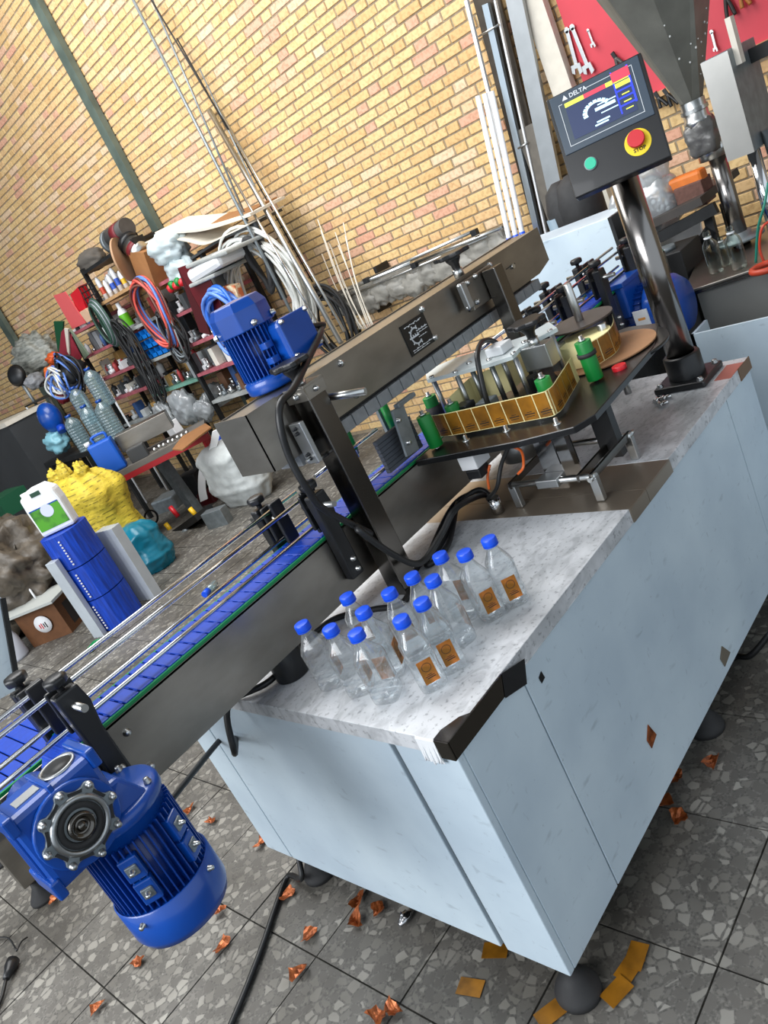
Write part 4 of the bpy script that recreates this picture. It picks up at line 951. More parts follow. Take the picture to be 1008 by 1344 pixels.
# ==================================================================== BACKGROUND RIGHT
# pale panel cabinet behind conveyor 2
t = thing('pale_cabinet', 'pale blue filmed cabinet standing behind the second conveyor', 'cabinet', (2.8, 1.3, 0))
c1 = at(799, 285, X=2.8); c0 = at(655, 352, X=2.8)
MB().hexa([(2.8, c1.y, .1), (2.8 + .0, c0.y, .1), (3.08, c0.y, .1), (3.08, c1.y, .1), (2.8, c1.y, c1.z), (2.8, c0.y, c1.z), (3.08, c0.y, c1.z), (3.08, c1.y, c1.z)]).build('body', film, t, bevel=.004)
MB().b2((2.78, c1.y - .02, .1), (3.08, c1.y - .002, c1.z)).build('black_edge', dark_iron, t)
for y in (c1.y + .05, c0.y - .05): MB().cyl((2.9, y, 0), (2.9, y, .1), .03).build('foot', black_mat, t)
# black sacks behind it
for k, (q, r, lab) in enumerate((((742, 272), (.10, .11, .16), 'black bucket standing behind the pale cabinet'), ((760, 262), (.12, .12, .2), 'black plastic bag bulging behind the pale cabinet'))):
    p = at(*q, X=3.35); o = MB().lathe([(0, -.3), (r[0], -.3), (r[0] * 1.05, 0), (r[0] * .8, .1), (r[0] * .3, .14), (0, .14)], p, n=20).build('bin_bag' if k else 'bucket', black_mat, None); tag(o, lab, 'bag' if k else 'bucket')
    st = thing('crate', ('grey crate carrying the black bucket', 'grey crate carrying the black plastic bag')[k], 'crate', (p.x, p.y, 0)); MB().b2((p.x - .11, p.y - .075, 0), (p.x + .11, p.y + .075, p.z - .301)).build('crate_body', darkgrey, st)
p = at(730, 285, X=3.3); o = MB().cyl((p.x, p.y, 0), (p.x, p.y, p.z), .055, n=20).build('drum', mat('blue grey plastic', '6f8493', .5), None); tag(o, 'slim blue-grey drum standing beside the white frame tubes', 'drum')
# leaning profile frame against the wall
t = thing('profile_bundle', 'tall dark steel tracks with bright strips leaning on the brick wall', 'profiles', (3.9, 1.7, 0))
def lean(b, q0, q1, w, th, X=3.85, ext=None):
    a = at(*q0, X=X); c = at(*q1, X=X); return b.bar(a, c, w, th, up=(0, 1, 0))
lean(MB(), (637, -10), (722, 320), .02, .17, 3.93).build('backing_track', mat('weathered brown steel', '4c443b', .5, .6, noise=.3), t)
lean(MB(), (612, 0), (692, 330), .02, .022, 3.90).build('edge_strip', white_pl, t)
lean(MB(), (638, 5), (712, 330), .03, .04, 3.88).build('bright_strip', mat('pale steel', 'b8c4cc', .3, .8), t)
lean(MB(), (650, 0), (722, 330), .02, .012, 3.88).build('bright_strip', white_pl, t)
lean(MB(), (672, -20), (738, 290), .03, .10, 3.87).build('punched_strip', alu, t)
for q0, q1 in (((628, 48), (655, 32)), ((680, 195), (693, 187))): MB().cyl(at(*q0, X=3.86), at(*q1, X=3.86), .006).build('cross_pin', steel_bright, t)
for i in range(3):
    q0, q1 = (627 + i * 9, 126 - i * 3), (668 + i * 8.5, 312 - i * 4)
    tt = thing('plastic_tube', ('leftmost of three white tubes leaning by the steel tracks', 'middle of three white tubes leaning by the steel tracks', 'rightmost of three white tubes leaning by the steel tracks')[i], 'tube', tuple(at(*q1, X=3.7)), 'white tubes leaning by the steel tracks')
    a_ = at(*q1, X=3.72); b_ = at(*q0, X=3.82); dd_ = (b_ - a_).normalized(); MB().cyl(a_ - dd_ * (a_.z / dd_.z), b_, .0165, n=16).build('tube_body', white_pl, tt)
    a = at(*q1, X=3.72); MB().cyl(a - dd_ * .07, a, .019, n=16).build('blue_sleeve', blue_cap, tt)
o = MB().box(at(727, 260, X=3.9), (.04, .16, .9)).build('grey_board', mat('brown grey board', '6d675e', .6, noise=.2), None); tag(o, 'narrow grey-brown board leaning beside the cream column', 'board')
# red tool board
a = at(738, 30, X=3.95); 
t = thing('tool_board', 'red painted tool board hanging on the brick wall', 'tool board', (3.95, .8, 1.7))
ya = at(740, 30, X=3.96).y; zlow = at(790, 155, X=3.96).z; zhi = 2.75
MB().b2((3.955, -.6, zlow), (3.985, ya, zhi)).build('board', mat('red painted board', 'cf3b49', .5, noise=.12, nscale=4), t)
MB().b2((3.93, -.6, zlow - .03), (3.99, ya, zlow)).build('ledge', wood, t)
def wrench(q0, q1, label, w=.022, jaw=.055, m=steel_bright):
    a = at(*q0, X=3.94); b = at(*q1, X=3.94); t = thing('wrench', label, 'wrench', tuple(b))
    MB().bar(a, b, .008, w, up=(0, 1, 0)).cyl(a - Vector((.004, 0, 0)), a + Vector((.004, 0, 0)), w * .75).build('shank', m, t, bevel=.002)
    d = (b - a).normalized(); s = Vector((0, -d.z, d.y)); 
    MB().prism([b - s * jaw * .5, b - s * jaw * .6 + d * jaw * .9, b - s * jaw * .2 + d * jaw * 1.1, b - s * jaw * .15 + d * jaw * .4, b + s * jaw * .15 + d * jaw * .4, b + s * jaw * .25 + d * jaw * .9, b + s * jaw * .55 + d * jaw * .7, b + s * jaw * .5], (-.012, 0, 0)).build('jaw', m, t)
wrench((744, 40), (756, 84), 'left adjustable wrench hanging on the red board'); wrench((751, 36), (770, 84), 'right adjustable wrench hanging on the red board')
wrench((772, 40), (778, 56), 'small open wrench near the top left of the red board', .012, .025)
wrench((934, 42), (939, 62), 'small wrench hanging between hopper and steel box', .014, .02)
for k, (q0, q1, c_, lab) in enumerate((((952, -5), (960, 22), '26231f', 'black curved pliers at the top of the red board'), ((972, -8), (980, 8), 'a8662c', 'orange handled pliers at the top right of the red board'), ((864, 128), (872, 140), '1a1a1b', 'left black handled pliers at the bottom of the red board'), ((876, 124), (886, 138), '1a1a1b', 'right black handled pliers at the bottom of the red board'), ((808, 76), (816, 88), '4a4642', 'short dark pliers behind the top edge of the control panel'))):
    a = at(*q0, X=3.93); b = at(*q1, X=3.93); m_ = mat('handle ' + c_, c_, .4)
    t = thing('pliers', lab, 'pliers', tuple(b)); s = Vector((0, .02, 0))
    MB().tube(spline([a, a.lerp(b, .5) + s * .6, b + s], 5), .010).build('handle', m_, t); MB().tube(spline([a, a.lerp(b, .5) - s * .6, b - s], 5), .010).build('handle', m_, t)
    MB().bar(a, a + (a - b).normalized() * .035, .014, .02, up=(0, 1, 0)).build('jaws', dark_iron, t, bevel=.002)
# hopper (funnel)
hb = at(908, 132, X=2.9)
t = thing('hopper', 'large grey steel hopper above the filling machine', 'hopper', (hb.x, hb.y, 0))
cx0, cy0, cz0 = hb.x, hb.y, hb.z
b = MB(); n = 8; rt, rb_ = .40, .045; Ht = .62
hop = mat('grey spotted steel', '77776f', .5, .2, noise=.3, nscale=9)
bot = [(cx0 + rb_ * math.cos(2 * PI * i / 8 + .39), cy0 + rb_ * math.sin(2 * PI * i / 8 + .39), cz0) for i in range(8)]
topc = [(cx0 + rt * 1.0 * math.cos(2 * PI * i / 8 + .39), cy0 + rt * .62 * math.sin(2 * PI * i / 8 + .39), cz0 + Ht) for i in range(8)]
b.add(bot + topc, [(i, (i + 1) % 8, 8 + (i + 1) % 8, 8 + i) for i in range(8)]); b.build('funnel', hop, t, solid=.004)
sp = MB()
for k in range(16):
    i = rnd.choice((3, 4, 4, 5, 5)); u = rnd.random(); v = rnd.uniform(.1, .8)
    P = (Vector(bot[i]).lerp(Vector(topc[i]), v)).lerp(Vector(bot[(i + 1) % 8]).lerp(Vector(topc[(i + 1) % 8]), v), u); sp.ball(P, rnd.uniform(.003, .005), 6, 4)
sp.build('weld_spots', mat('bright spot', 'c6c8c4', .4), t)
MB().lathe([(.05, 0), (.05, -.07), (.055, -.075), (.055, -.10), (0, -.10)], (cx0, cy0, cz0), n=24).lathe([(.056, -.03), (.056, -.045)], (cx0, cy0, cz0), n=24).build('outlet_collar', steel_bright, t)
MB().crumple((cx0 + .01, cy0 - .0, cz0 - .15), (.062, .062, .07), 4, .2, 3.2).build('valve_wrap', mat('grey duct wrap', '6b6a68', .4, .4, bump=.6, nscale=18), t)
MB().cyl((cx0 + .04, cy0 - .01, cz0 - .18), (cx0 + .04, cy0 - .01, cz0 - .25), .062, n=32).build('pillar_cap', steel_bright, t)
MB().cyl((cx0 + .04, cy0 - .02, cz0 - .24), (cx0 + .04, cy0 - .02, .895), .036, n=28).build('pillar', chrome_dark, t)
MB().lathe([(0, 0), (.10, 0), (.10, .012), (.05, .014), (.05, .035), (0, .035)], (cx0 + .04, cy0 - .02, cz0 - .62), n=32).build('pillar_disc', galv, t)
# steel box on pillars (right)
X = 2.55
A = at(919, 84, X=X); B = at(955, 68, X=X); C_ = at(991, 199, X=X)
t = thing('steel_box', 'upright grey steel box mounted on round pillars at the right edge', 'box', (X, A.y, 0))
MB().b2((X, B.y, C_.z), (X + .003, A.y, A.z)).build('lit_face', mat('lit brushed steel', 'b3b2ad', .4, .6, noise=.12, nscale=8), t)  # thin paler sheet; light falling on this side is put into its colour
MB().b2((X + .003, B.y, C_.z), (X + .30, A.y, A.z + .002)).build('box_body', galv, t, bevel=.003)
MB().cyl((X + .05, (A.y + B.y) / 2 - .03, .895), (X + .05, (A.y + B.y) / 2 - .03, C_.z), .024, n=24).build('pillar', chrome, t)
MB().cyl((X + .12, B.y - .03, .895), (X + .12, B.y - .03, C_.z + .05), .030, n=24).build('pillar', chrome, t)
MB().b2((X + .05, B.y - .02, A.z - .06), (X + .09, B.y + .0, A.z + .10)).build('hinge', ivory, t)
MB().b2((X + .2, B.y - .3, A.z - .08), (X + .26, B.y, A.z - .03)).build('cross_arm', dark_iron, t)
# steel table with bottles
t = thing('filling_table', 'grey stainless filling table at the right carrying glass bottles', 'table', (2.6, .1, 0))
ZB = .893; q0 = at(896, 384, Z=ZB); q1 = at(1010, 346, Z=ZB)
dy = (q1 - q0).normalized(); dx = Vector((-dy.y, dy.x, 0)); q1 = q0 + dy * .9
MB().prism([q0, q1, q1 + dx * .7, q0 + dx * .7], (0, 0, -.012)).build('table_top', steel, t, bevel=.003)
MB().prism([q0 + Vector((0, 0, -.012)), q1 + Vector((0, 0, -.012)), q1 + dx * .012 + Vector((0, 0, -.012)), q0 + dx * .012 + Vector((0, 0, -.012))], (0, 0, -.012)).build('front_lip', steel_dark, t)
i0 = q0 + dy * .045 + dx * .03; i1 = q1 + dx * .03
MB().prism([i0 + Vector((0, 0, -.013)), i1 + Vector((0, 0, -.013)), i1 + dx * .6 + Vector((0, 0, -.013)), i0 + dx * .6 + Vector((0, 0, -.013))], (0, 0, -.30)).build('cabinet_body', mat('dull grey steel', '83837f', .5, .1, noise=.15, nscale=4), t)
for c in (i0 + dx * .05 + dy * .05, i1 + dx * .05, i0 + dx * .55 + dy * .05): MB().b2((c.x - .02, c.y - .02, 0), (c.x + .02, c.y + .02, ZB - .31)).build('leg', galv, t)
# glass bottles
def gbottle(p, label, first=None):
    if first: return clone(first, p, 0, label)
    t = thing('glass_bottle', label, 'bottle', p, 'clear glass bottles on the filling table')
    MB().lathe([(0, .002), (.028, 0), (.032, .006), (.032, .105), (.028, .125), (.014, .142), (.013, .155), (.0155, .156), (.0155, .166), (.013, .168), (.013, .175)], (0, 0, 0), n=24).build('glass_body', glassm, t, world=False)
    MB().lathe([(.0135, .143), (.0155, .145), (.0155, .149), (.0135, .151)], (0, 0, 0), n=24).build('neck_ring', white_pl, t, world=False)
    return t
fb = None
for k, (q, lab) in enumerate((((942, 357), 'left glass bottle standing near the corner of the filling table'), ((972, 352), 'right glass bottle standing beside the red hose'), ((955, 348), 'small glass bottle between the two tall glass bottles'))):
    p = at(*q, Z=ZB); p = Vector((p.x, p.y, ZB + .001))
    if fb is None: fb = gbottle(p, lab); bpy.context.view_layer.update()
    else: clone(fb, p, 0, lab, scale=1 if k == 1 else .7)
a = at(1008, 352, Z=ZB + .02); o = MB().tube([a + Vector((.055 * math.cos(q), .055 * math.sin(q), 0.006)) for q in [i * .3 for i in range(22)]], .012).build('coiled_hose', mat('red orange rubber', 'b23c22', .45), None); tag(o, 'red-orange coiled hose on the filling table', 'hose')
cabl([at(1008, 240, X=2.55), at(1003, 270, X=2.5), at(995, 300, X=2.5), at(992, 345, X=2.5)], .005, 'thin green wire hanging at the right edge', mat('green wire', '1f7a68', .4))
cabl([at(1010, 290, X=2.5), at(1000, 300, X=2.48), at(997, 325, X=2.48), at(1003, 345, X=2.48)], .005, 'thin red wire hanging at the right edge', mat('red wire', 'c04028', .4))
# open pale box below
t = thing('open_cabinet', 'pale blue open machine cabinet between the pole and the filling table', 'cabinet', (2.1, 0, 0))
z = .80; k0 = at(906, 440, Z=z); 
MB().b2((k0.x, -.9, .1), (k0.x + .012, k0.y, z)).build('front_panel', film, t)
MB().b2((k0.x, -.9, .1), (k0.x + .15, -.888, z)).build('side_panel', film, t)
MB().b2((k0.x, k0.y - .012, .1), (k0.x + .15, k0.y, z)).build('side_panel', film, t)
MB().b2((k0.x + .012, -.85, .1), (k0.x + .14, k0.y - .02, z - .06)).build('inside', dark_iron, t)
for y in (-.8, k0.y - .1): MB().cyl((k0.x + .1, y, 0), (k0.x + .1, y, .1), .03).build('foot', black_mat, t)
# second motor
X = 2.25
mcn = at(846, 408, X=X)
t = thing('motor', 'blue electric motor with a white data label behind the reel', 'motor', (X, mcn.y, mcn.z - .1))
ax = Vector((.0, -1, 0)); c = Vector((X, mcn.y, mcn.z - .01)); 
MB().cyl(c + ax * -.16, c + ax * .05, .105, n=36).build('motor_barrel', blue_deep, t)
for k in range(30):
    a = 2 * PI * k / 30; u = Vector((math.cos(a), 0, math.sin(a))); MB().bar(c + ax * -.16 + u * .112, c + ax * .04 + u * .112, .018, .004, up=(-math.sin(a), 0, math.cos(a))).build('cooling_fin', blue_deep, t)
MB().lathe([(.12, 0), (.124, .01), (.124, .09), (.10, .12), (0, .125)], c + ax * .05, ax, n=36).build('fan_cowl', blue_paint, t)
MB().b2((c.x - .13, c.y - .01, c.z + .03), (c.x + .03, c.y + .13, c.z + .17)).build('terminal_box', blue_paint, t, bevel=.008)
MB().b2((c.x - .137, c.y - .02, c.z + .155), (c.x + .037, c.y + .14, c.z + .175)).build('terminal_lid', blue_paint, t, bevel=.003)
MB().b2((c.x - .128, c.y - .075, c.z - .035), (c.x - .123, c.y - .015, c.z + .05)).build('data_label', white_card, t)
MB().b2((c.x - .1285, c.y - .06, c.z + .01), (c.x - .1281, c.y - .03, c.z + .02)).build('label_stripe', mat('orange print', 'e8a050', .5), t)
MB().b2((c.x - .08, c.y - .02, 0), (c.x + .08, c.y + .14, c.z - .10)).build('plinth', dark_iron, t)
# dark box behind pole
t = thing('black_cabinet', 'black machine body behind the control pole', 'machine body', (2.6, .55, 0))
a = at(868, 335, X=2.75); MB().b2((2.72, a.y - .10, .0), (2.95, a.y + .08, a.z)).build('body', mat('near black paint', '202122', .5), t, bevel=.004)
MB().cyl((2.80, a.y, a.z), (2.80, a.y, a.z + .02), .05, n=6).build('cap', galv, t)
# black angled stand with white panel
t = thing('work_stand', 'black angle-iron stand with a shelf behind the filling table', 'stand', (3.2, .9, 0))
X = 3.15
s0 = at(735, 425, X=X); a = at(790, 318, X=X); b = at(946, 243, X=X)
MB().bar(a, b, .50, .035).build('shelf_board', mat('dark wood shelf', '3b3632', .6, noise=.2), t)
MB().bar(at(850, 320, X=X - .2), at(940, 272, X=X - .2), .03, .05).build('rail', dark_iron, t)
MB().bar(at(868, 400, X=X - .1), at(935, 300, X=X - .1), .03, .06).build('brace', dark_iron, t)
MB().bar(at(930, 285, X=X - .1), at(960, 400, X=X - .1), .03, .04, up=(0, 1, 0)).build('post', dark_iron, t)
MB().bar(at(860, 390, X=X - .12), at(926, 335, X=X - .12), .03, .05).build('rail', dark_iron, t)
zz = (a + b) / 2
for yy in (a.y - .05, b.y + .05): MB().b2((X + .1, yy - .02, 0), (X + .14, yy + .02, min(a.z, b.z) - .03)).build('leg', dark_iron, t)
o = MB().prism([at(858, 325, X=3.3), at(918, 290, X=3.3), at(930, 360, X=3.3), at(868, 372, X=3.3)], (.02, 0, 0)).build('white_board', white_card, None); tag(o, 'white board standing behind the black angle stand', 'board')
# jar of preforms, brick block, orange tool on shelf
X = 3.05
c = at(868, 272, X=X)
t = thing('plastic_bag', 'clear bag full of bottle preforms on the dark shelf', 'bag', tuple(c))
MB().crumple(c + Vector((0, 0, .03)), (.10, .10, .12), 1).crumple(c + Vector((0, .0, .17)), (.075, .075, .09), 2).build('bag_skin', polybag, t)
for k in range(46):
    a = rnd.uniform(0, 6.28); r = rnd.uniform(.02, .085); z = rnd.uniform(-.04, .08); p = c + Vector((r * math.cos(a), r * math.sin(a), z)); d = Vector((rnd.gauss(0, 1), rnd.gauss(0, 1), rnd.gauss(0, 1))).normalized()
    MB().cyl(p, p + d * .028, .010, n=8).build('preform', white_pl if k % 3 else pet, t)
c = at(833, 285, X=X + .05); o = MB().crumple(c, (.10, .10, .14), 3, .22).build('wrapped_bundle', polybag, None); tag(o, 'clear wrapped bundle left of the polished pole', 'bundle')
c = at(912, 254, X=X); o = MB().box(c, (.12, .13, .11)).build('clay_block', mat('reddish brown brick', '6b4a40', .85, noise=.3, nscale=40, bump=.3), None, bevel=.004); tag(o, 'reddish-brown solid block on the dark shelf', 'block')
a = at(880, 245, X=X); b = at(925, 228, X=X); o = MB().bar(a, b, .08, .06).build('orange_tool', mat('orange plastic', 'd9731c', .5, noise=.2), None, bevel=.015); tag(o, 'orange plastic casing resting on the reddish block', 'casing')
# far end rails and brackets of the main conveyor
for (y, z) in ((.585, 1.075), (.585, 1.155), (.668, 1.075), (.668, 1.155)):
    MB().cyl((1.30, y, z), (2.42, y, z), .0055, n=10).build('guide_rail', chrome, cv)
for x, near, lab in ((1.55, True, 'black rail bracket behind the reel disc, nearest the label head'), (1.76, True, 'second black rail bracket beyond the label reel'), (2.02, True, 'black rail bracket with knob left of the polished pole'), (2.3, True, 'farthest black rail bracket beside the polished pole'),
                     (1.68, False, 'black bracket across the belt beyond the beam end'), (1.92, False, 'second black bracket across the belt beyond the beam end'), (2.2, False, 'farthest black bracket across the belt by the pale cabinet')):
    bracket(x, near)['label'] = lab
for x in (2.0, 2.55): MB().b2((x - .02, YF + .01, 0), (x + .02, YF + .05, .874)).b2((x - .02, YB - .05, 0), (x + .02, YB - .01, .874)).b2((x - .02, YF + .05, .3), (x + .02, YB - .05, .34)).build('leg_frame', steel, cv)

# ==================================================================== WALL PIPES, RODS
t = thing('wrapped_profiles', 'long bundle of aluminium profiles wrapped in dusty plastic resting on wall brackets', 'profiles', (3.85, 3, 1.3))
a = at(440, 395, X=3.82); b = at(665, 305, X=3.82)
MB().bar(a, b, .10, .085).build('plastic_wrap', tarp, t, bevel=.02)
for k in range(11):
    MB().crumple(a.lerp(b, .04 + k * .092) - Vector((.02, 0, .05 + .02 * (k % 3))), (.05, .11, .075 + .015 * (k % 2)), k + 40, .45, 2.2, 2.6, seg=24, ring=16).build('plastic_wrap', tarp, t)
for q0, q1, r in (((425, 392), (540, 345), .016), ((475, 370), (622, 303), .012), ((428, 402), (640, 310), .008), ((545, 345), (660, 298), .012)):
    MB().cyl(at(*q0, X=3.74), at(*q1, X=3.74), r, n=12).build('profile', steel_bright, t)
for q in ((481, 368), (544, 348), (623, 305)): c = at(*q, X=3.72); MB().box(c, (.04, .045, .04)).build('end_cap', black_pl, t, bevel=.003)
for q in ((501, 352), (503, 400)): 
    c = at(*q, X=3.9); MB().box(c, (.15, .03, .07)).build('wall_bracket', dark_iron, t)
for k, (q0, q1, r, m_, lab) in enumerate((
    ((172, -6), (385, 415), .013, galv, 'leftmost long thin steel pipe leaning on the wall'),
    ((195, -6), (300, 170), .007, dark_iron, 'thin dark rod crossing the leftmost pipe'),
    ((200, 0), (325, 290), .009, galv, 'thin grey rod just right of the leftmost pipe'),
    ((275, 145), (448, 450), .022, steel_bright, 'thick bright steel pipe leaning among the rods'),
    ((280, 130), (452, 435), .010, steel_bright, 'slim bright pipe beside the thick bright pipe'),
    ((298, 220), (432, 450), .010, chrome, 'short polished rod at the front of the leaning pipes'),
    ((232, 50), (410, 370), .006, dark_iron, 'long thin dark rod right of the leaning pipes'),
    ((262, 90), (360, 300), .006, galv, 'thin grey rod behind the bright pipes'))):
    o = MB().cyl(at(*q1, X=3.25 if k in (0, 3, 4, 5) else 3.62 if k != 6 else 3.93), at(*q0, X=3.95 if k != 5 else 3.6), r, n=12).build('pipe', m_, None); tag(o, lab, 'pipe')
dh = thing('ribbed_hose', 'black ribbed hose standing upright behind the upright motor', 'hose', tuple(at(350, 300, X=3.5)))
MB().cyl(at(373, 392, X=3.5), at(333, 292, X=3.5), .028, n=16).build('hose_body', mat('grey black ribbed rubber', '3a3f44', .5, noise=.3, nscale=60), dh)
# welding wires bundle (thin white)
for k in range(9):
    q0 = (415 + k * 5 + rnd.uniform(-3, 3), 290 + rnd.uniform(0, 45)); q1 = (472 + k * 2.5, 432)
    if k == 0: q0 = (417, 288)
    a = at(*q1, X=3.6); b = at(*q0, X=3.9); m_ = a.lerp(b, .5) + Vector((-.02, rnd.uniform(-.03, .03), 0))
    o = MB().tube(spline([a, m_, b], 5), .0045, 6).build('thin_rod', ivory, None); tag(o, 'thin pale welding rod above the beam, ' + ORD[k] + ' from the left of the fan', 'rod', 'pale welding rods above the beam')

# ==================================================================== SHELVING
XS, XBk = 3.5, 3.93
YA, YBp, YC_, YD = 6.64, 5.69, 4.74, 7.55
def shelf_unit(label, y0, y1, posts, shelves):
    t = thing('shelf_unit', label, 'shelf', (XS, (y0 + y1) / 2, 0))
    for y, z1 in posts:
        for x in (XS, XBk - .04):
            MB().b2((x, y - .02, 0), (x + .04, y + .02, z1)).build('upright', dark_iron, t)
    for z, m_, ya, yb in shelves:
        o = MB().b2((XS - .01, ya, z - .03), (XBk, yb, z)).build('shelf', m_, t)
    return t
MID = [(2.42, dark_iron, YBp + .02, YA - .02), (2.09, wood, YBp + .02, YA - .02), (1.745, greyshelf, YBp + .02, YA - .02), (1.39, greyshelf, YBp + .02, YA - .02), (1.066, tealshelf, YBp + .02, YA - .02), (.743, greyshelf, YBp + .02, YA - .02)]
LEF = [(1.97, redshelf, YA + .02, YD), (1.70, redshelf, YA + .02, YD), (1.41, redshelf, YA + .02, YD), (1.16, redshelf, YA + .02, YD), (.85, greyshelf, YA + .02, YD)]
RIG = [(1.98, redshelf, YC_ + .02, YBp - .02), (1.67, redshelf, YC_ + .02, YBp - .02), (1.38, redshelf, YC_ + .02, YBp - .02), (1.10, redshelf, YC_ + .02, YBp - .02), (.81, greyshelf, YC_ + .02, YBp - .02), (.5, greyshelf, YC_ + .02, YBp - .02)]
shelf_unit('middle bay of steel shelving with a board shelf of spray bottles', YBp, YA, ((YBp, 2.42), (YA, 2.45)), MID)
shelf_unit('left bay of steel shelving with faded pink shelves', YA, YD, ((YD + .02, 2.0),), LEF)
shelf_unit('right bay of steel shelving behind the upright motor', YC_, YBp, ((YC_, 2.05),), RIG)
# shelf contents
cols = {'8f9396': 'grey', 'c4c6c6': 'pale grey', '5b5e60': 'mid grey', '2a2c2e': 'black', 'd6d2c6': 'cream', '6b4a34': 'brown', 'a9aba8': 'ash grey', '3b5a8c': 'blue', 'a33a3a': 'red', 'dcdede': 'white', '44484a': 'dark grey', 'b08a50': 'tan'}
FM = ((steel_bright, 'bright steel'), (alu, 'aluminium'), (galv, 'dull steel'), (white_pl, 'white plastic'), (white_pl, 'white plastic'), (black_pl, 'black plastic'), (steel_bright, 'bright steel'))
def fill(zsh, ya, yb, where, n, kinds=('box', 'can', 'fit'), top=.22, w0_=.04, w1_=.085):
    y = ya + .03; k = 0; cnt = {}
    while y < yb - .05 and k < n:
        kd = rnd.choice(kinds); w = rnd.uniform(w0_, w1_); x = XS + rnd.uniform(.02, .10); h = rnd.uniform(.06, top)
        c = rnd.choice(list(cols)); m_ = mat('stores ' + c, c, .5); cn = cols[c]
        if kd == 'box': o = MB().box((x + .05, y + w / 2, zsh + h / 2 + .001), (.10, w, h), Matrix.Rotation(rnd.uniform(-.15, .15), 3, 'Z')).build('small_box', m_, None, bevel=.004)
        elif kd == 'can': o = MB().lathe([(0, 0), (w * .42, 0), (w * .42, h * .75), (w * .3, h * .85), (w * .16, h * .88), (w * .16, h), (0, h)], (x + .05, y + w / 2, zsh + .001), n=14).build('small_can', m_, None)
        elif kd == 'bag':
            w *= 1.8; o = MB().crumple((x + .07, y + w / 2, zsh + h * .5), (w * .7, w * .5, h * .5), k, .3, seg=20, ring=14).build('parts_bag', polybag, None); cn = 'clear'
        else:
            m_, cn = rnd.choice(FM); b = MB(); r = w * .32; h = min(h, .15)
            b.cyl((x, y + w / 2, zsh + r + .001), (x + .09, y + w / 2, zsh + r + .001), r, n=12).cyl((x + .04, y + w / 2, zsh + r), (x + .04, y + w / 2, zsh + r + h * .5), r * .7, n=12).cyl((x + .04, y + w / 2, zsh + r + h * .45), (x + .04, y + w / 2, zsh + r + h * .55), r * .9, n=6)
            o = b.build('pipe_fitting', m_, None)
        nm = {'box': 'box', 'can': 'can', 'fit': 'pipe fitting', 'bag': 'parts bag'}[kd]
        tag(o, cn + ' ' + nm + ', ' + ORD[k] + ' from right, ' + where.replace('of the', 'of'), {'box': 'box', 'can': 'can', 'fit': 'fitting', 'bag': 'bag'}[kd], 'small stores on the ' + where)
        y += w + rnd.uniform(-.004, .008); k += 1
fill(1.745, YBp, YA - .38, 'second shelf of the middle bay', 9, ('box', 'can'), .24)
fill(1.066, YBp, YA, 'mint shelf of the middle bay', 16, ('fit', 'box', 'can', 'fit'), .24)
fill(.743, YBp, YA, 'lowest shelf of the middle bay', 9, ('bag', 'bag', 'can'), .26, .06, .10)
for z, nm in ((1.97, 'top pink shelf'), (1.70, 'second pink shelf'), (1.41, 'third pink shelf'), (1.16, 'fourth pink shelf'), (.85, 'lowest shelf of the left bay')): fill(z, YA, YD, nm, 15, ('fit', 'box', 'fit', 'can'), .2)
for z, nm in ((1.67, 'second red shelf of the right bay'), (1.38, 'third red shelf of the right bay'), (1.10, 'fourth red shelf of the right bay'), (.81, 'grey shelf of the right bay'), (.5, 'bottom shelf of the right bay')): fill(z, YC_, YBp, nm, 15, ('fit', 'fit', 'box', 'fit'), .22)
XS_ = XS
for z, ya, yb, nm in ((1.066, YBp, YA, 'back of the mint shelf'), (1.67, YC_, YBp, 'back of the second red shelf'), (1.38, YC_, YBp, 'back of the third red shelf'), (1.10, YC_, YBp, 'back of the fourth red shelf'), (.81, YC_, YBp, 'back of the right grey shelf'), (1.41, YA, YD, 'back of the third pink shelf'), (1.70, YA, YD, 'back of the second pink shelf'), (1.16, YA, YD, 'back of the fourth pink shelf'), (1.39, YBp, YA - .5, 'back of the blue bin shelf'), (1.745, YBp, YA, 'back of the second middle shelf')):
    XS = XS_ + .2; fill(z, ya, yb, nm, 12, ('box', 'fit', 'can'), .27, .06, .12)
XS = XS_
# spray bottles on the board shelf
sb = None
for k in range(15):
    y = YBp + .10 + k * .055; x = XS + .06 + (k % 2) * .07
    c_ = ('2f55b8', 'd8b22c', 'e2e3e4', '2f55b8', 'c24a32')[k % 5]
    t = thing('spray_can', 'white aerosol can with a coloured band on the board shelf', 'spray can', (x, y, 2.091), 'aerosol cans on the board shelf')
    h = .17 + .03 * (k % 3)
    t['label'] = ORD[k] + ' aerosol can from the right on the board shelf, ' + ('blue', 'yellow', 'plain white', 'blue', 'red')[k % 5] + ' band'
    MB().lathe([(0, 0), (.024, 0), (.024, h - .03), (.016, h - .015), (.012, h), (0, h)], (x, y, 2.091), n=12).build('can_body', white_pl, t)
    MB().cyl((x, y, 2.091 + h * .25), (x, y, 2.091 + h * .55), .0247, n=12, caps=False).build('colour_band', mat('band ' + c_, c_, .4), t)
# green bottle on shelf 2
p = at(165, 432, X=3.5)
t = thing('cleaner_bottle', 'white bottle with a bright green label on the middle shelf', 'bottle', (XS + .06, p.y, 1.746))
MB().lathe([(0, 0), (.05, 0), (.05, .17), (.035, .20), (.022, .21), (.022, .27), (0, .27)], (XS + .06, p.y, 1.746), n=18).build('bottle_body', white_pl, t)
MB().cyl((XS + .06, p.y, 1.77), (XS + .06, p.y, 1.90), .0508, n=18, caps=False).build('label', mat('lime green label', '5fae1e', .4), t)
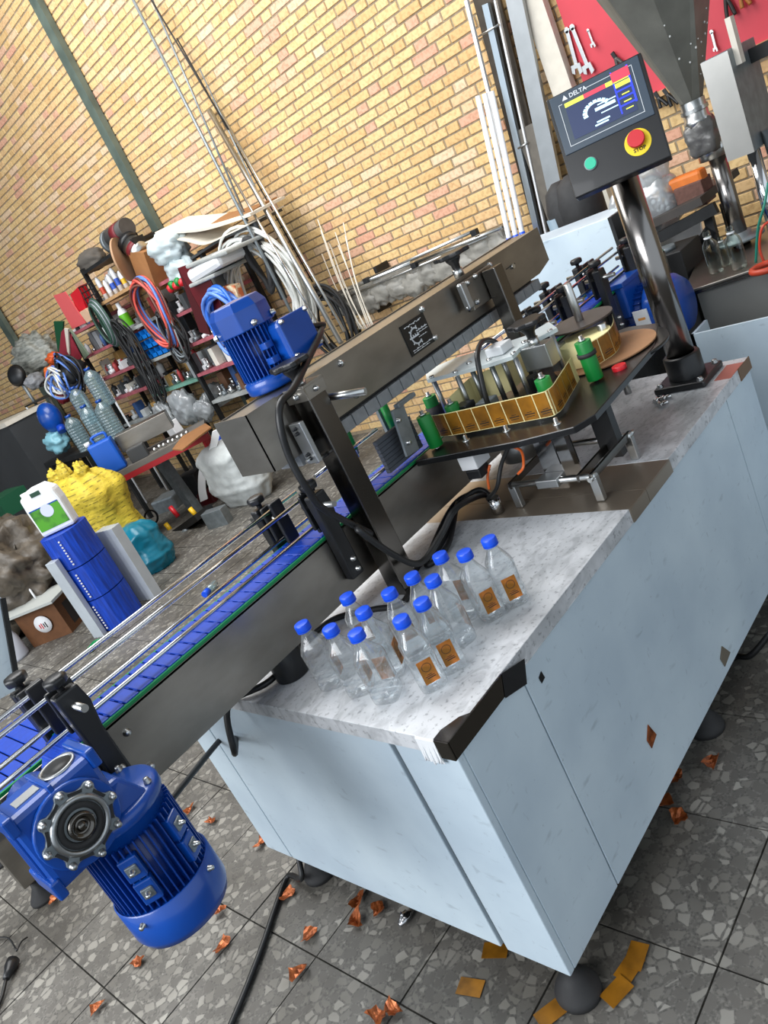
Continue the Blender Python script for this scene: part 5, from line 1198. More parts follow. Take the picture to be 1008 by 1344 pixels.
# blue storage bins
for r in range(3):
    for c in range(4):
        y = at(222, 460, X=3.5).y + .02 + c * .105; z = 1.392 + r * .1
        b = MB(); b.b2((XS, y, z), (XS + .16, y + .095, z + .006)).b2((XS, y, z), (XS + .16, y + .004, z + .09)).b2((XS, y + .091, z), (XS + .16, y + .095, z + .09)).b2((XS + .155, y, z), (XS + .16, y + .095, z + .09)).b2((XS, y, z), (XS + .004, y + .095, z + .045))
        o = b.build('storage_bin', mat('bright blue bin plastic', '0f6fc8', .4), None); tag(o, 'blue storage bin, ' + ('bottom', 'middle', 'top')[r] + ' row, ' + ORD[c] + ' from the right on the middle bay', 'bin', 'blue storage bins on the middle bay')
# top of shelves: grinder/motor, disc, boxes
p = at(157, 305, X=3.6)
t = thing('bench_grinder', 'dusty black and red bench grinder on top of the shelving', 'grinder', (3.6, p.y, 2.45))
MB().cyl((3.6, p.y + .16, p.z), (3.6, p.y - .16, p.z), .085, n=24).build('grinder_body', mat('dusty dark metal', '4a4745', .6, noise=.4, nscale=12), t)
MB().cyl((3.6, p.y + .05, p.z), (3.6, p.y - .06, p.z), .09, n=24).build('red_band', mat('dusty red paint', '6b1a22', .5), t)
MB().cyl((3.6, p.y + .22, p.z - .02), (3.6, p.y + .17, p.z - .02), .11, n=28).build('wheel', galv, t); MB().cyl((3.6, p.y + .225, p.z - .02), (3.6, p.y + .22, p.z - .02), .05, n=20).build('wheel_hub', dark_iron, t)
MB().b2((3.52, p.y - .1, 2.422), (3.7, p.y + .1, p.z - .06)).build('pedestal', dark_iron, t)
p = at(178, 325, X=3.55)
t = thing('portable_motor', 'silver and black motor with red stripe beside the bench grinder', 'motor', (3.55, p.y, 2.42))
a = p + Vector((0, .06, .06)); b = p + Vector((0, -.08, -.10))
MB().cyl(a, b, .10, n=24).build('casing', steel_bright, t); MB().cyl(a.lerp(b, -.15), a.lerp(b, .1), .105, n=24).build('front_ring', black_pl, t); MB().cyl(a.lerp(b, .35), a.lerp(b, .6), .102, n=24).build('red_band', MATS['dusty red paint'], t)
MB().b2((3.5, p.y - .1, 2.421), (3.62, p.y + .1, p.z - .05)).build('foot', dark_iron, t)
p = at(163, 340, X=3.45); a = p + Vector((-.02, .03, 0))
t = thing('sanding_disc', 'large round tan disc leaning in front of the top shelf', 'disc', tuple(p)); dd = Vector((-.55, .75, .1)).normalized()
MB().cyl(p, p + dd * .02, .20, n=40).build('disc_face', mat('tan disc', 'b48f6e', .6, noise=.2, nscale=5), t); MB().cyl(p + dd * .021, p + dd * .035, .03, n=16).build('hub', galv, t)
p = at(193, 355, X=3.5); o = MB().box((3.56, p.y, p.z), (.22, .24, .36), Matrix.Rotation(.3, 3, 'X')).build('cardboard_box', cardboard, None); tag(o, 'brown cardboard box tilted on the shelf under the clear bag', 'box')
p = at(222, 325, X=3.45); 
t = thing('plastic_bag', 'knotted clear shopping bag of rubbish on top of the shelving', 'bag', tuple(p)); MB().crumple(p, (.13, .20, .12), 5, .3).crumple(p + Vector((0, -.02, -.20)), (.11, .16, .12), 6, .3).build('bag_skin', mat('bluish white plastic', 'bcc9cc', .4, bump=.7, nscale=12), t)
for k in range(5): MB().ball(p + Vector((-.12, .1 - .05 * k, -.30 + .02 * (k % 2))), .035, 8, 6, .3).build('wrapper', red_pl if k % 2 == 0 else green_roll, t)
o = MB().crumple(at(121, 342, X=3.7), (.12, .17, .10), 7, .2).build('grey_sack', mat('grey dusty cloth', '57524c', .8), None); tag(o, 'dusty grey cloth bundle at the left end of the top shelf', 'bundle')
# sheets and panels on top, right side
pts_lo = [at(x, y, X=3.4) for x, y in ((198, 310), (235, 313), (270, 318), (300, 302), (330, 298))]
def sheet(name, pxs, X0_, dep, m_, label, cat, th=.006):
    f = [at(x, y, X=X0_) for x, y in pxs]; f = spline(f, 4)
    o = MB().ribbon(f, [p + Vector((dep, 0, .02)) for p in f]).build(name, m_, None, solid=th); tag(o, label, cat); return o
sheet('warped_panel', ((203, 305), (235, 303), (265, 300), (300, 290), (328, 280)), 3.45, .4, ivory, 'warped cream panel lying on top of the shelving', 'panel', .02)
sheet('warped_panel', ((190, 318), (215, 312), (245, 316), (268, 320), (300, 306), (325, 294)), 3.42, .42, ivory, 'lower warped cream sheet sagging over the shelf top', 'panel', .01)
sheet('grey_tray', ((232, 350), (262, 330), (290, 312), (325, 297)), 3.45, .4, darkgrey, 'dark grey sheet metal below the cream panels', 'sheet', .02)
for k, (q0, q1, m_, lab) in enumerate((((268, 340), (322, 320), greyshelf, 'upper pale grey folded tray on the right shelving'), ((270, 355), (310, 330), white_pl, 'white rolled plastic sheet on the right shelving'), ((272, 365), (305, 350), greyshelf, 'lower pale grey tray on the right shelving'))):
    a = at(*q0, X=3.3); b = at(*q1, X=3.3)
    o = MB().bar(a, b, .4, .03 if k != 1 else .11).build('metal_tray' if k != 1 else 'plastic_roll', m_, None, bevel=.01 if k != 1 else .04); tag(o, lab, 'tray' if k != 1 else 'roll')
p = at(288, 378, X=3.45); t = thing('electric_box', 'grey electrical box on the right bay of the shelving', 'box', tuple(p)); MB().box(p, (.2, .26, .2)).build('box_body', mat('mid grey plastic', '77797a', .5), t, bevel=.01); MB().box(p + Vector((-.103, 0, .03)), (.006, .18, .08)).build('face_plate', greyshelf, t)
p = at(308, 387, X=3.2); o = MB().box(p, (.06, .15, .16), Matrix.Rotation(.2, 3, 'X')).build('patterned_packet', mat('red and cream packet', 'c9683c', .6, col2='e8d9b4', nscale=14, lo=.45, hi=.55), None); tag(o, 'red and cream patterned packet beside the blue hose coil', 'packet')
sheet('cardboard_sheet', ((225, 304), (250, 300), (285, 292), (315, 282), (330, 276)), 3.55, .3, cardboard, 'brown cardboard sheet lying above the cream warped panels', 'cardboard', .012)
# maroon bent sheet
t = thing('sheet_cover', 'maroon painted folded sheet metal cover hanging on the shelving', 'cover', tuple(at(265, 380, X=3.1)))
f = [at(x, y, X=3.15) for x, y in ((233, 352), (263, 341), (291, 401), (276, 416), (268, 415))]
MB().prism(f, (.015, 0, 0)).build('front_face', maroon, t, bevel=.004)
f = [at(x, y, X=3.165) for x, y in ((233, 352), (268, 415), (276, 440), (262, 436))]
MB().prism(f, (.02, 0, 0)).build('side_face', mat('shaded maroon sheet', '43090f', .5), t)  # same maroon paint, darkened in colour for the shade on the side
# coils
def coil(c, ry, rz, n, r, m_s, label, name='hose_coil', jit=.03, X=None, tilt=0, cat='hose'):
    t = thing(name, label, cat, tuple(c))
    for k in range(n):
        cc = Vector(c) + Vector((rnd.uniform(-.04, .04), rnd.uniform(-jit, jit), rnd.uniform(-jit, jit))); a_, b_ = ry * rnd.uniform(.82, 1.05), rz * rnd.uniform(.85, 1.05); ph = rnd.uniform(0, 6)
        pts = []
        for i in range(33):
            q = 2 * PI * i / 32; u, v = a_ * math.cos(q), b_ * math.sin(q)
            pts.append(cc + Vector((.03 * math.sin(q * 2 + ph), u * math.cos(tilt) - v * math.sin(tilt), u * math.sin(tilt) + v * math.cos(tilt))))
        MB().tube(pts, r, 6, caps=False).build('loop', m_s[k % len(m_s)], t)
    return t
lred = mat('salmon red hose', 'd4574c', .35); lblu = mat('sky blue hose', '5f86d4', .3); brw = mat('brown hose', '6b4238', .4); whc = mat('milky white tubing', 'd8d9d4', .35); dgr = mat('dark green hose', '2c4a3e', .5)
coil(at(204, 412, X=3.4), .19, .33, 12, .012, [lred, lblu, brw, lred], 'coil of red, blue and brown hose hanging on the shelving', jit=.015)
coil(at(228, 440, X=3.42), .12, .26, 8, .010, [black_mat, galv], 'coil of black cable hanging below the red hose coil', jit=.02, cat='cable')
coil(at(300, 425, X=3.1), .22, .28, 8, .016, [lblu, mat('deep blue hose', '2c66c8', .3)], 'coil of blue hose hanging left of the upright motor', jit=.02)
coil(at(185, 475, X=3.4), .07, .42, 9, .009, [black_mat, dark_iron], 'long bundle of black cable hanging on the middle upright', jit=.05, cat='cable')
coil(at(349, 385, X=3.5), .42, .46, 22, .012, [whc], 'large coil of milky white tubing hanging by the leaning pipes', jit=.09)
coil(at(342, 348, X=3.42), .10, .24, 2, .022, [black_mat], 'thick black rubber hose loop hanging on the leaning pipes', jit=.01)
coil(at(440, 430, X=3.6), .20, .30, 10, .012, [dark_iron, black_mat], 'coil of dark cable behind the bright pipes above the beam', jit=.05, cat='cable')
# green hose reel on the left upright
t = thing('hose_reel', 'dark green oval hose reel hanging on the left upright', 'reel', tuple(at(135, 427, X=3.4)))
c = at(134, 425, X=3.4)
for k in range(5):
    pts = [c + Vector((.012 * k - .02, .085 * (1 + .12 * k) * math.cos(q), .2 * (1 + .07 * k) * math.sin(q))) for q in [2 * PI * i / 32 for i in range(33)]]
    MB().tube(pts, .012, 6, caps=False).build('loop', dgr if k % 2 == 0 else galv, t)
MB().box(c, (.02, .02, .36)).build('reel_core', dgr, t)
# red and pink sheets upper left, green/maroon/white belts
def flat(name, pxs, X, m_, label, cat, th=.02): 
    o = MB().prism([at(x, y, X=X) for x, y in pxs], (th, 0, 0)).build(name, m_, None, bevel=.003); tag(o, label, cat); return o
t = thing('folded_sheet', 'red folded sheet metal channel standing on the top pink shelf', 'sheet', tuple(at(100, 432, X=3.45)))
MB().prism([at(x, y, X=3.5) for x, y in ((70, 388), (85, 383), (112, 424), (95, 432))], (.012, 0, 0)).build('pink_face', mat('pinkish red sheet', 'd85f60', .4), t)
MB().prism([at(x, y, X=3.52) for x, y in ((92, 387), (103, 376), (118, 420), (108, 425), (98, 400))], (.10, 0, 0)).build('red_face', red_pl, t)
flat('small_carton', ((104, 410), (112, 405), (124, 418), (114, 424)), 3.47, mat('beige printed carton', 'cfa98c', .7), 'beige carton leaning against the red sheet', 'carton', .05)
flat('belt_strip', ((70, 422), (83, 422), (80, 468), (76, 464)), 3.45, mat('bottle green rubber', '0d4a2c', .5), 'dark green rubber strip hanging left of the folded belts', 'strip')
flat('folded_belt', ((80, 436), (84, 431), (92, 472), (77, 467)), 3.42, mat('crimson rubber', '8e2838', .5), 'left crimson folded belt hanging on the shelf end', 'belt')
flat('folded_belt', ((90, 438), (106, 470), (102, 476), (92, 470)), 3.40, MATS['crimson rubber'], 'right crimson folded belt hanging on the shelf end', 'belt')
flat('folded_belt', ((84, 431), (89, 432), (91, 466), (88, 462)), 3.38, ivory, 'cream folded belt between the crimson belts', 'belt')
flat('folded_belt', ((90, 431), (96, 438), (116, 466), (111, 472)), 3.38, mat('olive grey belt', '6c7a66', .5), 'olive grey folded belt hanging nearest the pink shelves', 'belt')
# wire rack near A post top
t = thing('wire_rack', 'black wire mesh rack at the top of the left upright', 'rack', tuple(at(115, 395, X=3.45)))
for k in range(4):
    MB().cyl(at(103 + k * 5, 377 - k * 1.5, X=3.46), at(122 + k * 4, 412 - k * 2.2, X=3.46), .006, n=6).build('wire', dark_iron, t)
for k in range(6):
    MB().cyl(at(103 + k * 4, 378 + k * 7.5, X=3.455), at(119 + k * 3.4, 371 + k * 6.8, X=3.455), .006, n=6).build('wire', dark_iron, t)

# ---- left heap: bag, orange helmet, fan, water bottles
o = MB().crumple(at(48, 466, X=3.6), (.18, .36, .22), 8, .4, 2.2, 2.8).build('striped_bag', mat('clear striped plastic bag', 'a9aaa2', .4, col2='6d706a', nscale=9, stretch=(1, 1, 4), bump=.5), None); tag(o, 'bulging clear striped bag at the left end of the shelving', 'bag')
for k, (q, c_, nm, lab, r) in enumerate((((70, 470), 'd2561e', 'orange_rag', 'orange rag above the dark cable heap', .07), ((72, 488), 'e8702c', 'orange_helmet', 'orange helmet lying among the cables', .10), ((93, 490), '1f2123', 'cable_heap', 'dark heap of cables behind the orange helmet', .15), ((46, 500), '8c8e92', 'parts_heap', 'grey heap of parts left of the orange helmet', .10), ((85, 520), '8c1f2c', 'red_rag', 'red rag above the blue helmet', .08))):
    o = MB().crumple(at(*q, X=3.2), (r, r, r * .8), k + 9, .3).build(nm, mat('heap ' + c_, c_, .5, noise=.3, nscale=10), None); tag(o, lab, nm.split('_')[1])
coil(at(90, 488, X=3.12), .17, .2, 11, .012, [black_mat, dark_iron, lblu], 'heap of looped dark cable behind the orange helmet', jit=.06, cat='cable')
coil(at(75, 503, X=3.05), .18, .14, 7, .012, [whc, lblu], 'tangle of white and blue tubing on the left heap', jit=.05)
t = thing('desk_fan', 'black round fan head at the far left of the wall', 'fan', tuple(at(22, 492, X=3.2)))
c = at(22, 493, X=3.2); MB().lathe([(0, .05), (.09, .04), (.13, 0), (.09, -.04), (0, -.06)], c, (-.8, -.5, .2), n=24).build('fan_head', black_pl, t); MB().cyl(c + Vector((0, 0, -.1)), c + Vector((.02, 0, -.5)), .02).build('stem', galv, t)
c = at(66, 548, X=2.8); 
for nm, lab in (('safety_helmet', 'blue round helmet-like cover left of the big water bottles'),):
    t = thing(nm, lab, 'helmet', tuple(c)); MB().ball(c, (.12, .14, .17), 20, 12).build('shell', blue_paint, t); MB().cyl(c + Vector((0, -.10, -.12)), c + Vector((-.02, -.13, -.18)), .045, n=18).build('lid', blue_belt, t)
# big water bottles (ribbed)
def bigbottle(q, X, label, h=.42, r=.085, capm=blue_paint, first=None):
    p = at(*q, X=X)
    if first: return clone(first, (X, p.y, p.z - h), 0, label)
    t = thing('large_water_bottle', label, 'bottle', (X, p.y, p.z - h), 'large ribbed water bottles by the left bay')
    prof = [(0, 0), (r * .9, 0), (r, .01)]
    z = .03
    while z < h * .68: prof += [(r, z), (r * .93, z + .010), (r, z + .02)]; z += .03
    prof += [(r, h * .72), (r * .85, h * .82), (r * .4, h * .91), (.025, h * .94)]
    MB().lathe(prof, (0, 0, 0), n=24).build('bottle_body', petb, t, world=False)
    MB().cyl((0, 0, h * .94), (0, 0, h), .032, n=18).build('cap', capm, t, world=False)
    return t
petb = clear_mat('blue tinted bottle plastic', 'd5e4e8', .45, .12, .22, 'a9c4cc')
fbb = bigbottle((113, 483), 3.0, 'large water bottle with turquoise tint behind the others')
bpy.context.view_layer.update()
for q, X, lab in (((94, 508), 2.95, 'large water bottle leaning second from the blue helmet'), ((108, 532), 2.85, 'large water bottle in front of the turquoise one'), ((128, 525), 2.9, 'large water bottle nearest the pink shelves'), ((88, 545), 2.8, 'large water bottle just right of the blue cover')):
    bigbottle(q, X, lab, first=fbb)
o = MB().crumple(at(75, 580, X=2.75), (.10, .14, .11), 15, .4).build('plastic_bag', mat('light blue plastic bag', '7fb4c2', .35, bump=.6, nscale=10), None); tag(o, 'light blue knotted plastic bag below the blue cover', 'bag')
# little shelf holding these
t = thing('bottle_bench', 'dark low bench carrying the large water bottles', 'bench', (2.9, at(100, 590, X=2.9).y, 0))
a = at(68, 607, X=2.75); b = at(140, 580, X=2.75); zb_ = (a.z + b.z) / 2
MB().b2((2.7, b.y - .1, zb_ - .05), (3.15, a.y + .1, zb_)).build('bench_top', dark_iron, t)
for y in (b.y, a.y): MB().b2((2.72, y - .02, 0), (2.76, y + .02, zb_ - .05)).b2((3.08, y - .02, 0), (3.12, y + .02, zb_ - .05)).build('leg_pair', dark_iron, t)

# ---- workbench with red rail
zw = .72
w0 = at(268, 562, Z=zw); w1 = at(150, 622, Z=zw)
dw = (w0 - w1).normalized(); nw = Vector((-dw.y, dw.x, 0)); 
if nw.x < 0: nw = -nw
t = thing('workbench', 'low workbench with grey top and red front rail below the shelving', 'workbench', tuple(Vector((w0.x, w0.y, 0))))
w1b = w1 - dw * .35
dn = Vector((0, 0, -1))
MB().prism([w0, w1b, w1b + nw * .55, w0 + nw * .55], (0, 0, -.05)).build('bench_top', mat('worn grey bench top', '6e6963', .6, noise=.3, nscale=6), t)
MB().prism([w0 + dn * .051 - nw * .0, w1b + dn * .051, w1b + nw * .03 + dn * .051, w0 + nw * .03 + dn * .051], (0, 0, -.05)).build('red_rail', mat('red painted rail', 'a01c24', .45), t)
for f, s_ in ((w0 - dw * .05, 0), (w1b + dw * .1, 0), (w0 - dw * .05, .45), (w1b + dw * .1, .45)):
    c = f + nw * (s_ + .03); MB().b2((c.x - .02, c.y - .02, 0), (c.x + .02, c.y + .02, zw - .1)).build('leg', MATS['red painted rail'], t)
def onb(u, v, dz=0): return w0 - dw * u + nw * v + Vector((0, 0, dz))
def bx(name, u, v, su, sv, h, m_, label, cat, z=0, bevel=.004):
    c = onb(u, v, h / 2 + z + .001); R = Matrix((dw, nw, Vector((0, 0, 1)))).transposed(); o = MB().box(c, (su, sv, h), R).build(name, m_, None, bevel=bevel); return tag(o, label, cat)
pj = at(157, 607, Z=zw)
uj = (w0 - pj).dot(dw)
t = thing('jerry_can', 'blue plastic jerry can standing on the workbench', 'jerry can', tuple(pj)); R = Matrix((dw, nw, Vector((0, 0, 1)))).transposed()
MB().box(onb(uj - .02, .09, .15), (.22, .13, .30), R).build('can_body', mat('blue jerry can plastic', '0a54b8', .4), t, bevel=.02)
MB().tube(spline([onb(uj + .02, .09, .30), onb(uj + .02, .09, .35), onb(uj - .09, .09, .35), onb(uj - .10, .09, .30)], 5), .012).build('handle', MATS['blue jerry can plastic'], t)
MB().cyl(onb(uj + .08, .09, .30), onb(uj + .08, .09, .335), .025).build('cap', white_pl, t)
bx('steel_trough', uj - .38, .30, .5, .2, .16, steel, 'long brushed steel block on the workbench behind the blue can', 'block', z=.10)
bx('black_case', uj - .26, .10, .16, .12, .12, darkgrey, 'small dark grey case beside the blue jerry can', 'case')
for k in range(8):
    c = onb(uj - .40 - k * .045, .10 + .04 * (k % 2), .001); o = MB().lathe([(.012, 0), (.02, 0), (.02, .03), (.012, .03), (.012, 0)], c, n=14).build('steel_ring', steel_bright, None); tag(o, 'small steel ring on the workbench top, ' + ORD[k] + ' in the row from the left', 'ring', 'steel rings on the workbench')
c = [at(x, y, Z=zw + .003) for x, y in ((227, 591), (240, 574), (270, 557), (278, 562), (262, 574), (240, 592))]
o = MB().prism(c, (0, 0, .012)).build('cardboard_sheet', cardboard, None); tag(o, 'cut brown cardboard sheet lying across the workbench', 'cardboard')
p = at(228, 562, X=3.1); o = MB().box(p, (.1, .13, .14), Matrix.Rotation(-.2, 3, 'X')).build('paper_cup', white_card, None, bevel=.01); tag(o, 'small white paper label block in front of the clear bags', 'carton')
for k, (q, s_, lab) in enumerate((((218, 545), .13, 'left clear parts bag hanging over the bench'), ((243, 535), .16, 'large clear parts bag in the middle bay above the bench'), ((267, 540), .10, 'right clear parts bag next to the upright'))):
    o = MB().crumple(at(*q, X=3.42), (s_ * .6, s_, s_), k + 20, .35).build('parts_bag', polybag, None); tag(o, lab, 'bag')
# vises / machines under bench
t = thing('hand_truck', 'dark drill press base with red and yellow handles under the workbench', 'machine', tuple(at(225, 690, Z=0)))
MB().bar(at(213, 607, X=2.75), at(265, 680, X=2.75), .08, .12).build('steel_beam', galv, t)
MB().bar(at(212, 712, X=2.5), at(268, 672, X=2.5), .20, .06).build('dark_rail', dark_iron, t)
MB().box(at(287, 682, X=2.45), (.10, .22, .20), Matrix.Rotation(.35, 3, 'Z')).build('steel_foot', galv, t, bevel=.004)
for q0, q1, m_ in (((223, 665), (234, 678), red_pl), ((249, 667), (258, 677), mat('yellow grip', 'e8b81c', .4)), ((217, 687), (226, 698), mat('yellow grip', 'e8b81c', .4))):
    MB().cyl(at(*q0, X=2.45), at(*q1, X=2.45), .022, n=14).build('grip', m_, t)
MB().lathe([(.06, 0), (.075, 0), (.075, .015), (.06, .015), (.06, 0)], at(199, 679, X=2.5), (-.7, -.5, .3), n=24).build('hand_wheel', dark_iron, t)
MB().ball(at(248, 702, X=2.4), (.06, .07, .06), 10, 7, .5).build('chuck', galv, t)
MB().ball(at(232, 705, X=2.55), (.03, .12, .12), 16, 9).build('blade_guard', galv, t)
for k, (q, s_, m_, lab) in enumerate((((255, 635), (.2, .25, .25), 'black machine part in the shadow under the workbench', None), ((225, 660), (.25, .3, .2), 'pale plastic can in the shadow under the workbench', None), ((275, 652), (.15, .18, .16), 'dark red container beside the white sack', None))):
    o = MB().box(at(*q, X=2.95), s_, Matrix.Rotation(.4, 3, 'Z')).build(('machine_part', 'plastic_can', 'red_container')[k], (black_mat, galv, maroon)[k], None, bevel=.02); tag(o, m_, ('part', 'can', 'container')[k])
# white sack
def sack(name, base, h, w, d, m_, label, ears=False, rotz=0, seed=1, cone=0):
    t = thing(name, label, 'sack', base); b = MB(); n, rings = 48, 34; vs = []; cr, sr = math.cos(rotz), math.sin(rotz)
    for k in range(rings):
        f = k / (rings - 1)
        pr_ = (.78 + .9 * f) if f < .25 else 1.0 + .04 * math.sin(f * 9)
        if f > .8: pr_ *= 1 - 2.2 * (f - .8) ** 1.5 * 2
        pr_ = min(pr_, 1.06) * (1 - cone * f)
        for i in range(n):
            a = 2 * PI * i / n; c_, q = math.cos(a), math.sin(a); e = (abs(c_) ** 2.8 + abs(q) ** 2.8) ** (-1 / 2.8)
            nv = Vector((c_ * 2.2 + seed * 5, q * 2.2, f * 3.2)); nz_ = mnoise.noise(nv) * .10 + (.5 - abs(mnoise.noise(nv * 2.3))) * .10 + (.4 - abs(mnoise.noise(nv * 5.5))) * .05
            j = e * pr_ * (1 + nz_); x, y = w / 2 * c_ * j, d / 2 * q * j
            z = f * h + (.06 * h * mnoise.noise(Vector((c_ * 2, q * 2, seed))) if f > .6 else 0)
            vs.append((x * cr - y * sr, x * sr + y * cr, z))
    vs.append((0, 0, 0)); vs.append((0, 0, h * 1.03))
    fs_ = [(k * n + i, k * n + (i + 1) % n, (k + 1) * n + (i + 1) % n, (k + 1) * n + i) for k in range(rings - 1) for i in range(n)] + [((i + 1) % n, i, rings * n) for i in range(n)] + [((rings - 1) * n + i, (rings - 1) * n + (i + 1) % n, rings * n + 1) for i in range(n)]
    b.add(vs, fs_, True); b.build('sack_body', m_, t, world=False)
    if ears:
        for s_ in (-.75, .15, .8):
            cx, cy = d * .34 * s_ * -sr, d * .34 * s_ * cr
            MB().crumple((cx, cy, h + .02), (.05, .06, .08 if s_ != .15 else .12), seed + s_, .5, 1.6).build('tied_corner', m_, t, world=False)
    return t
p = at(325, 668, Z=0)
sack('woven_sack', (2.9, 4.95, 0), .56, .38, .66, white_sack, 'full white woven sack slumped on the floor behind the conveyor', seed=3)
o = MB().crumple(at(303, 585, X=3.1), (.10, .16, .11), 16, .4).build('blue_bag', mat('blue crinkled bag', '1c49b4', .35, bump=.6), None); tag(o, 'crinkled blue bag behind the white sack', 'bag')
c = spline([at(x, y, X=2.8) for x, y in ((283, 565), (278, 590), (266, 612), (264, 640), (267, 658))], 5)
o = MB().ribbon([p_ + Vector((0, .05, 0)) for p_ in c], [p_ + Vector((.03, -.05, 0.01)) for p_ in c]).build('white_cloth', white_card, None, solid=.008); tag(o, 'strip of white paper hanging over the end of the workbench', 'paper')
sack('woven_sack', (1.82, 5.48, 0), .90, .50, .78, yellow_sack, 'bulky yellow woven sack standing behind the blue stack', True, .15, seed=5)
ys = at(128, 640, X=2.3)
p = at(198, 750, Z=0)
sack('plastic_sack', (1.80, 4.98, 0), .40, .36, .50, teal_bag, 'teal blue plastic sack slumped beside the yellow sack', False, .3, seed=9, cone=.25)
# ---- blue belt rolls stack
base = at(155, 824, Z=0)
ang = math.radians(20)
cst = base + Vector((.10, .13, 0))
bl_roll = mat('blue modular belt roll', '0a45c0', .45, noise=.45, nscale=70, stretch=(1, 1, .12))
hh = .255
for k in range(3):
    t = thing('belt_roll', ('bottom roll of blue plastic belt in the stack', 'middle roll of blue plastic belt in the stack', 'top roll of blue plastic belt under the white jug')[k], 'belt roll', (cst.x, cst.y, k * hh), 'stacked blue belt rolls')
    b = MB(); n = 40; vs = []
    for zz in (0.004, hh - .004):
        for i in range(n):
            a = 2 * PI * i / n; e = (abs(math.cos(a)) ** 2.6 + abs(math.sin(a)) ** 2.6) ** (-1 / 2.6); r = .158 * e * (1 + (.012 if i % 2 else -.012)); x, y = r * math.cos(a), r * math.sin(a) * .92
            vs.append((cst.x + x * math.cos(ang) - y * math.sin(ang), cst.y + x * math.sin(ang) + y * math.cos(ang), k * hh + zz))
    b.add(vs, [(i, (i + 1) % n, n + (i + 1) % n, n + i) for i in range(n)] + [tuple(range(n))[::-1], tuple(range(n, 2 * n))]); b.build('roll_body', bl_roll, t)
    w_ = MB()
    for j in range(9):
        a = math.radians(-150 + (k * 9)); r = .172; w_.b2((cst.x + r * math.cos(a) - .004, cst.y + r * math.sin(a) - .006, k * hh + .03 + j * .022), (cst.x + r * math.cos(a) + .004, cst.y + r * math.sin(a) + .006, k * hh + .04 + j * .022))
    w_.build('tape_marks', white_card, t)
zt_ = 3 * hh
# jug on top
t = thing('detergent_jug', 'white detergent jug with green label standing on the blue belt rolls', 'jug', (cst.x, cst.y, zt_))
jr = math.radians(-45); jx = Vector((math.cos(jr), math.sin(jr), 0)); jy = Vector((-jx.y, jx.x, 0)); jc = Vector((cst.x, cst.y, zt_))
Rj = Matrix((jx, jy, Vector((0, 0, 1)))).transposed()
MB().prism([jc + jx * x + Vector((0, 0, z)) - jy * .06 for x, z in ((-.125, .003), (.125, .003), (.13, .20), (.12, .285), (.06, .335), (-.06, .335), (-.08, .31), (-.125, .30), (-.13, .2))], jy * .12).build('jug_body', white_pl, t, bevel=.02)
MB().box(jc - jy * .062 + Vector((0, 0, .12)), (.215, .004, .155), Rj).build('label', mat('green printed label', '4f9a22', .4, col2='1d4a1c', nscale=9, lo=.3, hi=.5), t)
MB().cyl(jc - jy * .065 + jx * .01 + Vector((0, 0, .165)), jc - jy * .0655 + jx * .01 + Vector((0, 0, .165)), .045, n=28).build('label_badge', mat('pale lilac print', 'c9cfe6', .5), t)
MB().box(jc - jy * .0625 + Vector((0, 0, .20)), (.215, .004, .008), Rj).build('label_stripe', blue_paint, t)
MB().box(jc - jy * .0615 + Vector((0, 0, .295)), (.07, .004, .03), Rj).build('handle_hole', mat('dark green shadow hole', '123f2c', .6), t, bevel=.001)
MB().cyl(jc - jx * .10 + Vector((0, 0, .30)), jc - jx * .10 + Vector((0, 0, .325)), .022).build('cap', white_pl, t)
# aluminium profile stacks (white-grey)
def slab(name, q_bot, q_top, w, d, m_, label, cat='profiles', n=6, off=(0, 0, 0), lean=(0, 0, 0)):
    b0 = at(*q_bot, Z=0); t = thing(name, label, cat, tuple(b0))
    top = zat_(b0, q_top)
    for k in range(n):
        c = b0 + Vector((k * d / n * .35, -(k * w / n) * .94, 0)); MB().hexa([c, c + Vector((.02, -w / n * .9, 0)), c + Vector((d, -w / n * .9 + .02, 0)), c + Vector((d, .02, 0))] + [v + Vector((lean[0], lean[1], top)) for v in (c, c + Vector((.02, -w / n * .9, 0)), c + Vector((d, -w / n * .9 + .02, 0)), c + Vector((d, .02, 0)))]).build('profile', m_, t, bevel=.002)
    return t
def zat_(b, q):
    best = (1e9, 0)
    for i in range(400):
        z = i * .01; r = px((b.x, b.y, z)); e = abs(r[1] - q[1]); best = min(best, (e, z))
    return best[1]
wprof = mat('white grey profile', 'b9c0c6', .4, .2, noise=.1, nscale=10)
slab('profile_stack', (180, 790), (113, 700), .22, .10, wprof, 'bundle of pale aluminium profiles standing right of the blue rolls', n=5)
slab('profile_stack', (124, 838), (52, 742), .10, .06, wprof, 'narrow pale aluminium profiles standing left of the blue rolls', n=3)
# carton, bag and white pieces at far left
cb0 = at(70, 845, Z=0)
t = thing('cardboard_box', 'brown printed cardboard box on the floor at the left', 'box', tuple(cb0))
rz = math.radians(35); u = Vector((math.cos(rz), math.sin(rz), 0)); v = Vector((-u.y, u.x, 0)); Rc = Matrix((u, v, Vector((0, 0, 1)))).transposed(); cc = cb0 + Vector((.15, .16, .15))
MB().box(cc, (.28, .36, .30), Rc).build('carton', mat('brown carton print', '6b4426', .8, noise=.2), t)
MB().box(cc - v * .181 + Vector((0, 0, -.02)), (.12, .002, .18), Rc).build('printed_panel', mat('dark print panel', '2a2422', .7), t)
e = MB(); 
MB().lathe([(0, 0), (.07, 0), (.07, .002), (0, .002)], cc - u * .141 + Vector((0, -.02, 0)), -u, n=24).build('printed_oval', white_card, t)
for k_ in range(4):
    c_ = cc - u * .1445 + Vector((0, -.02, -.01)) - v * (-.03 + .018 * k_); MB().box(c_, (.002, .008, .034 + .012 * (k_ % 2)), Rc).build('printed_stroke', red_pl if k_ < 2 else ink, t)
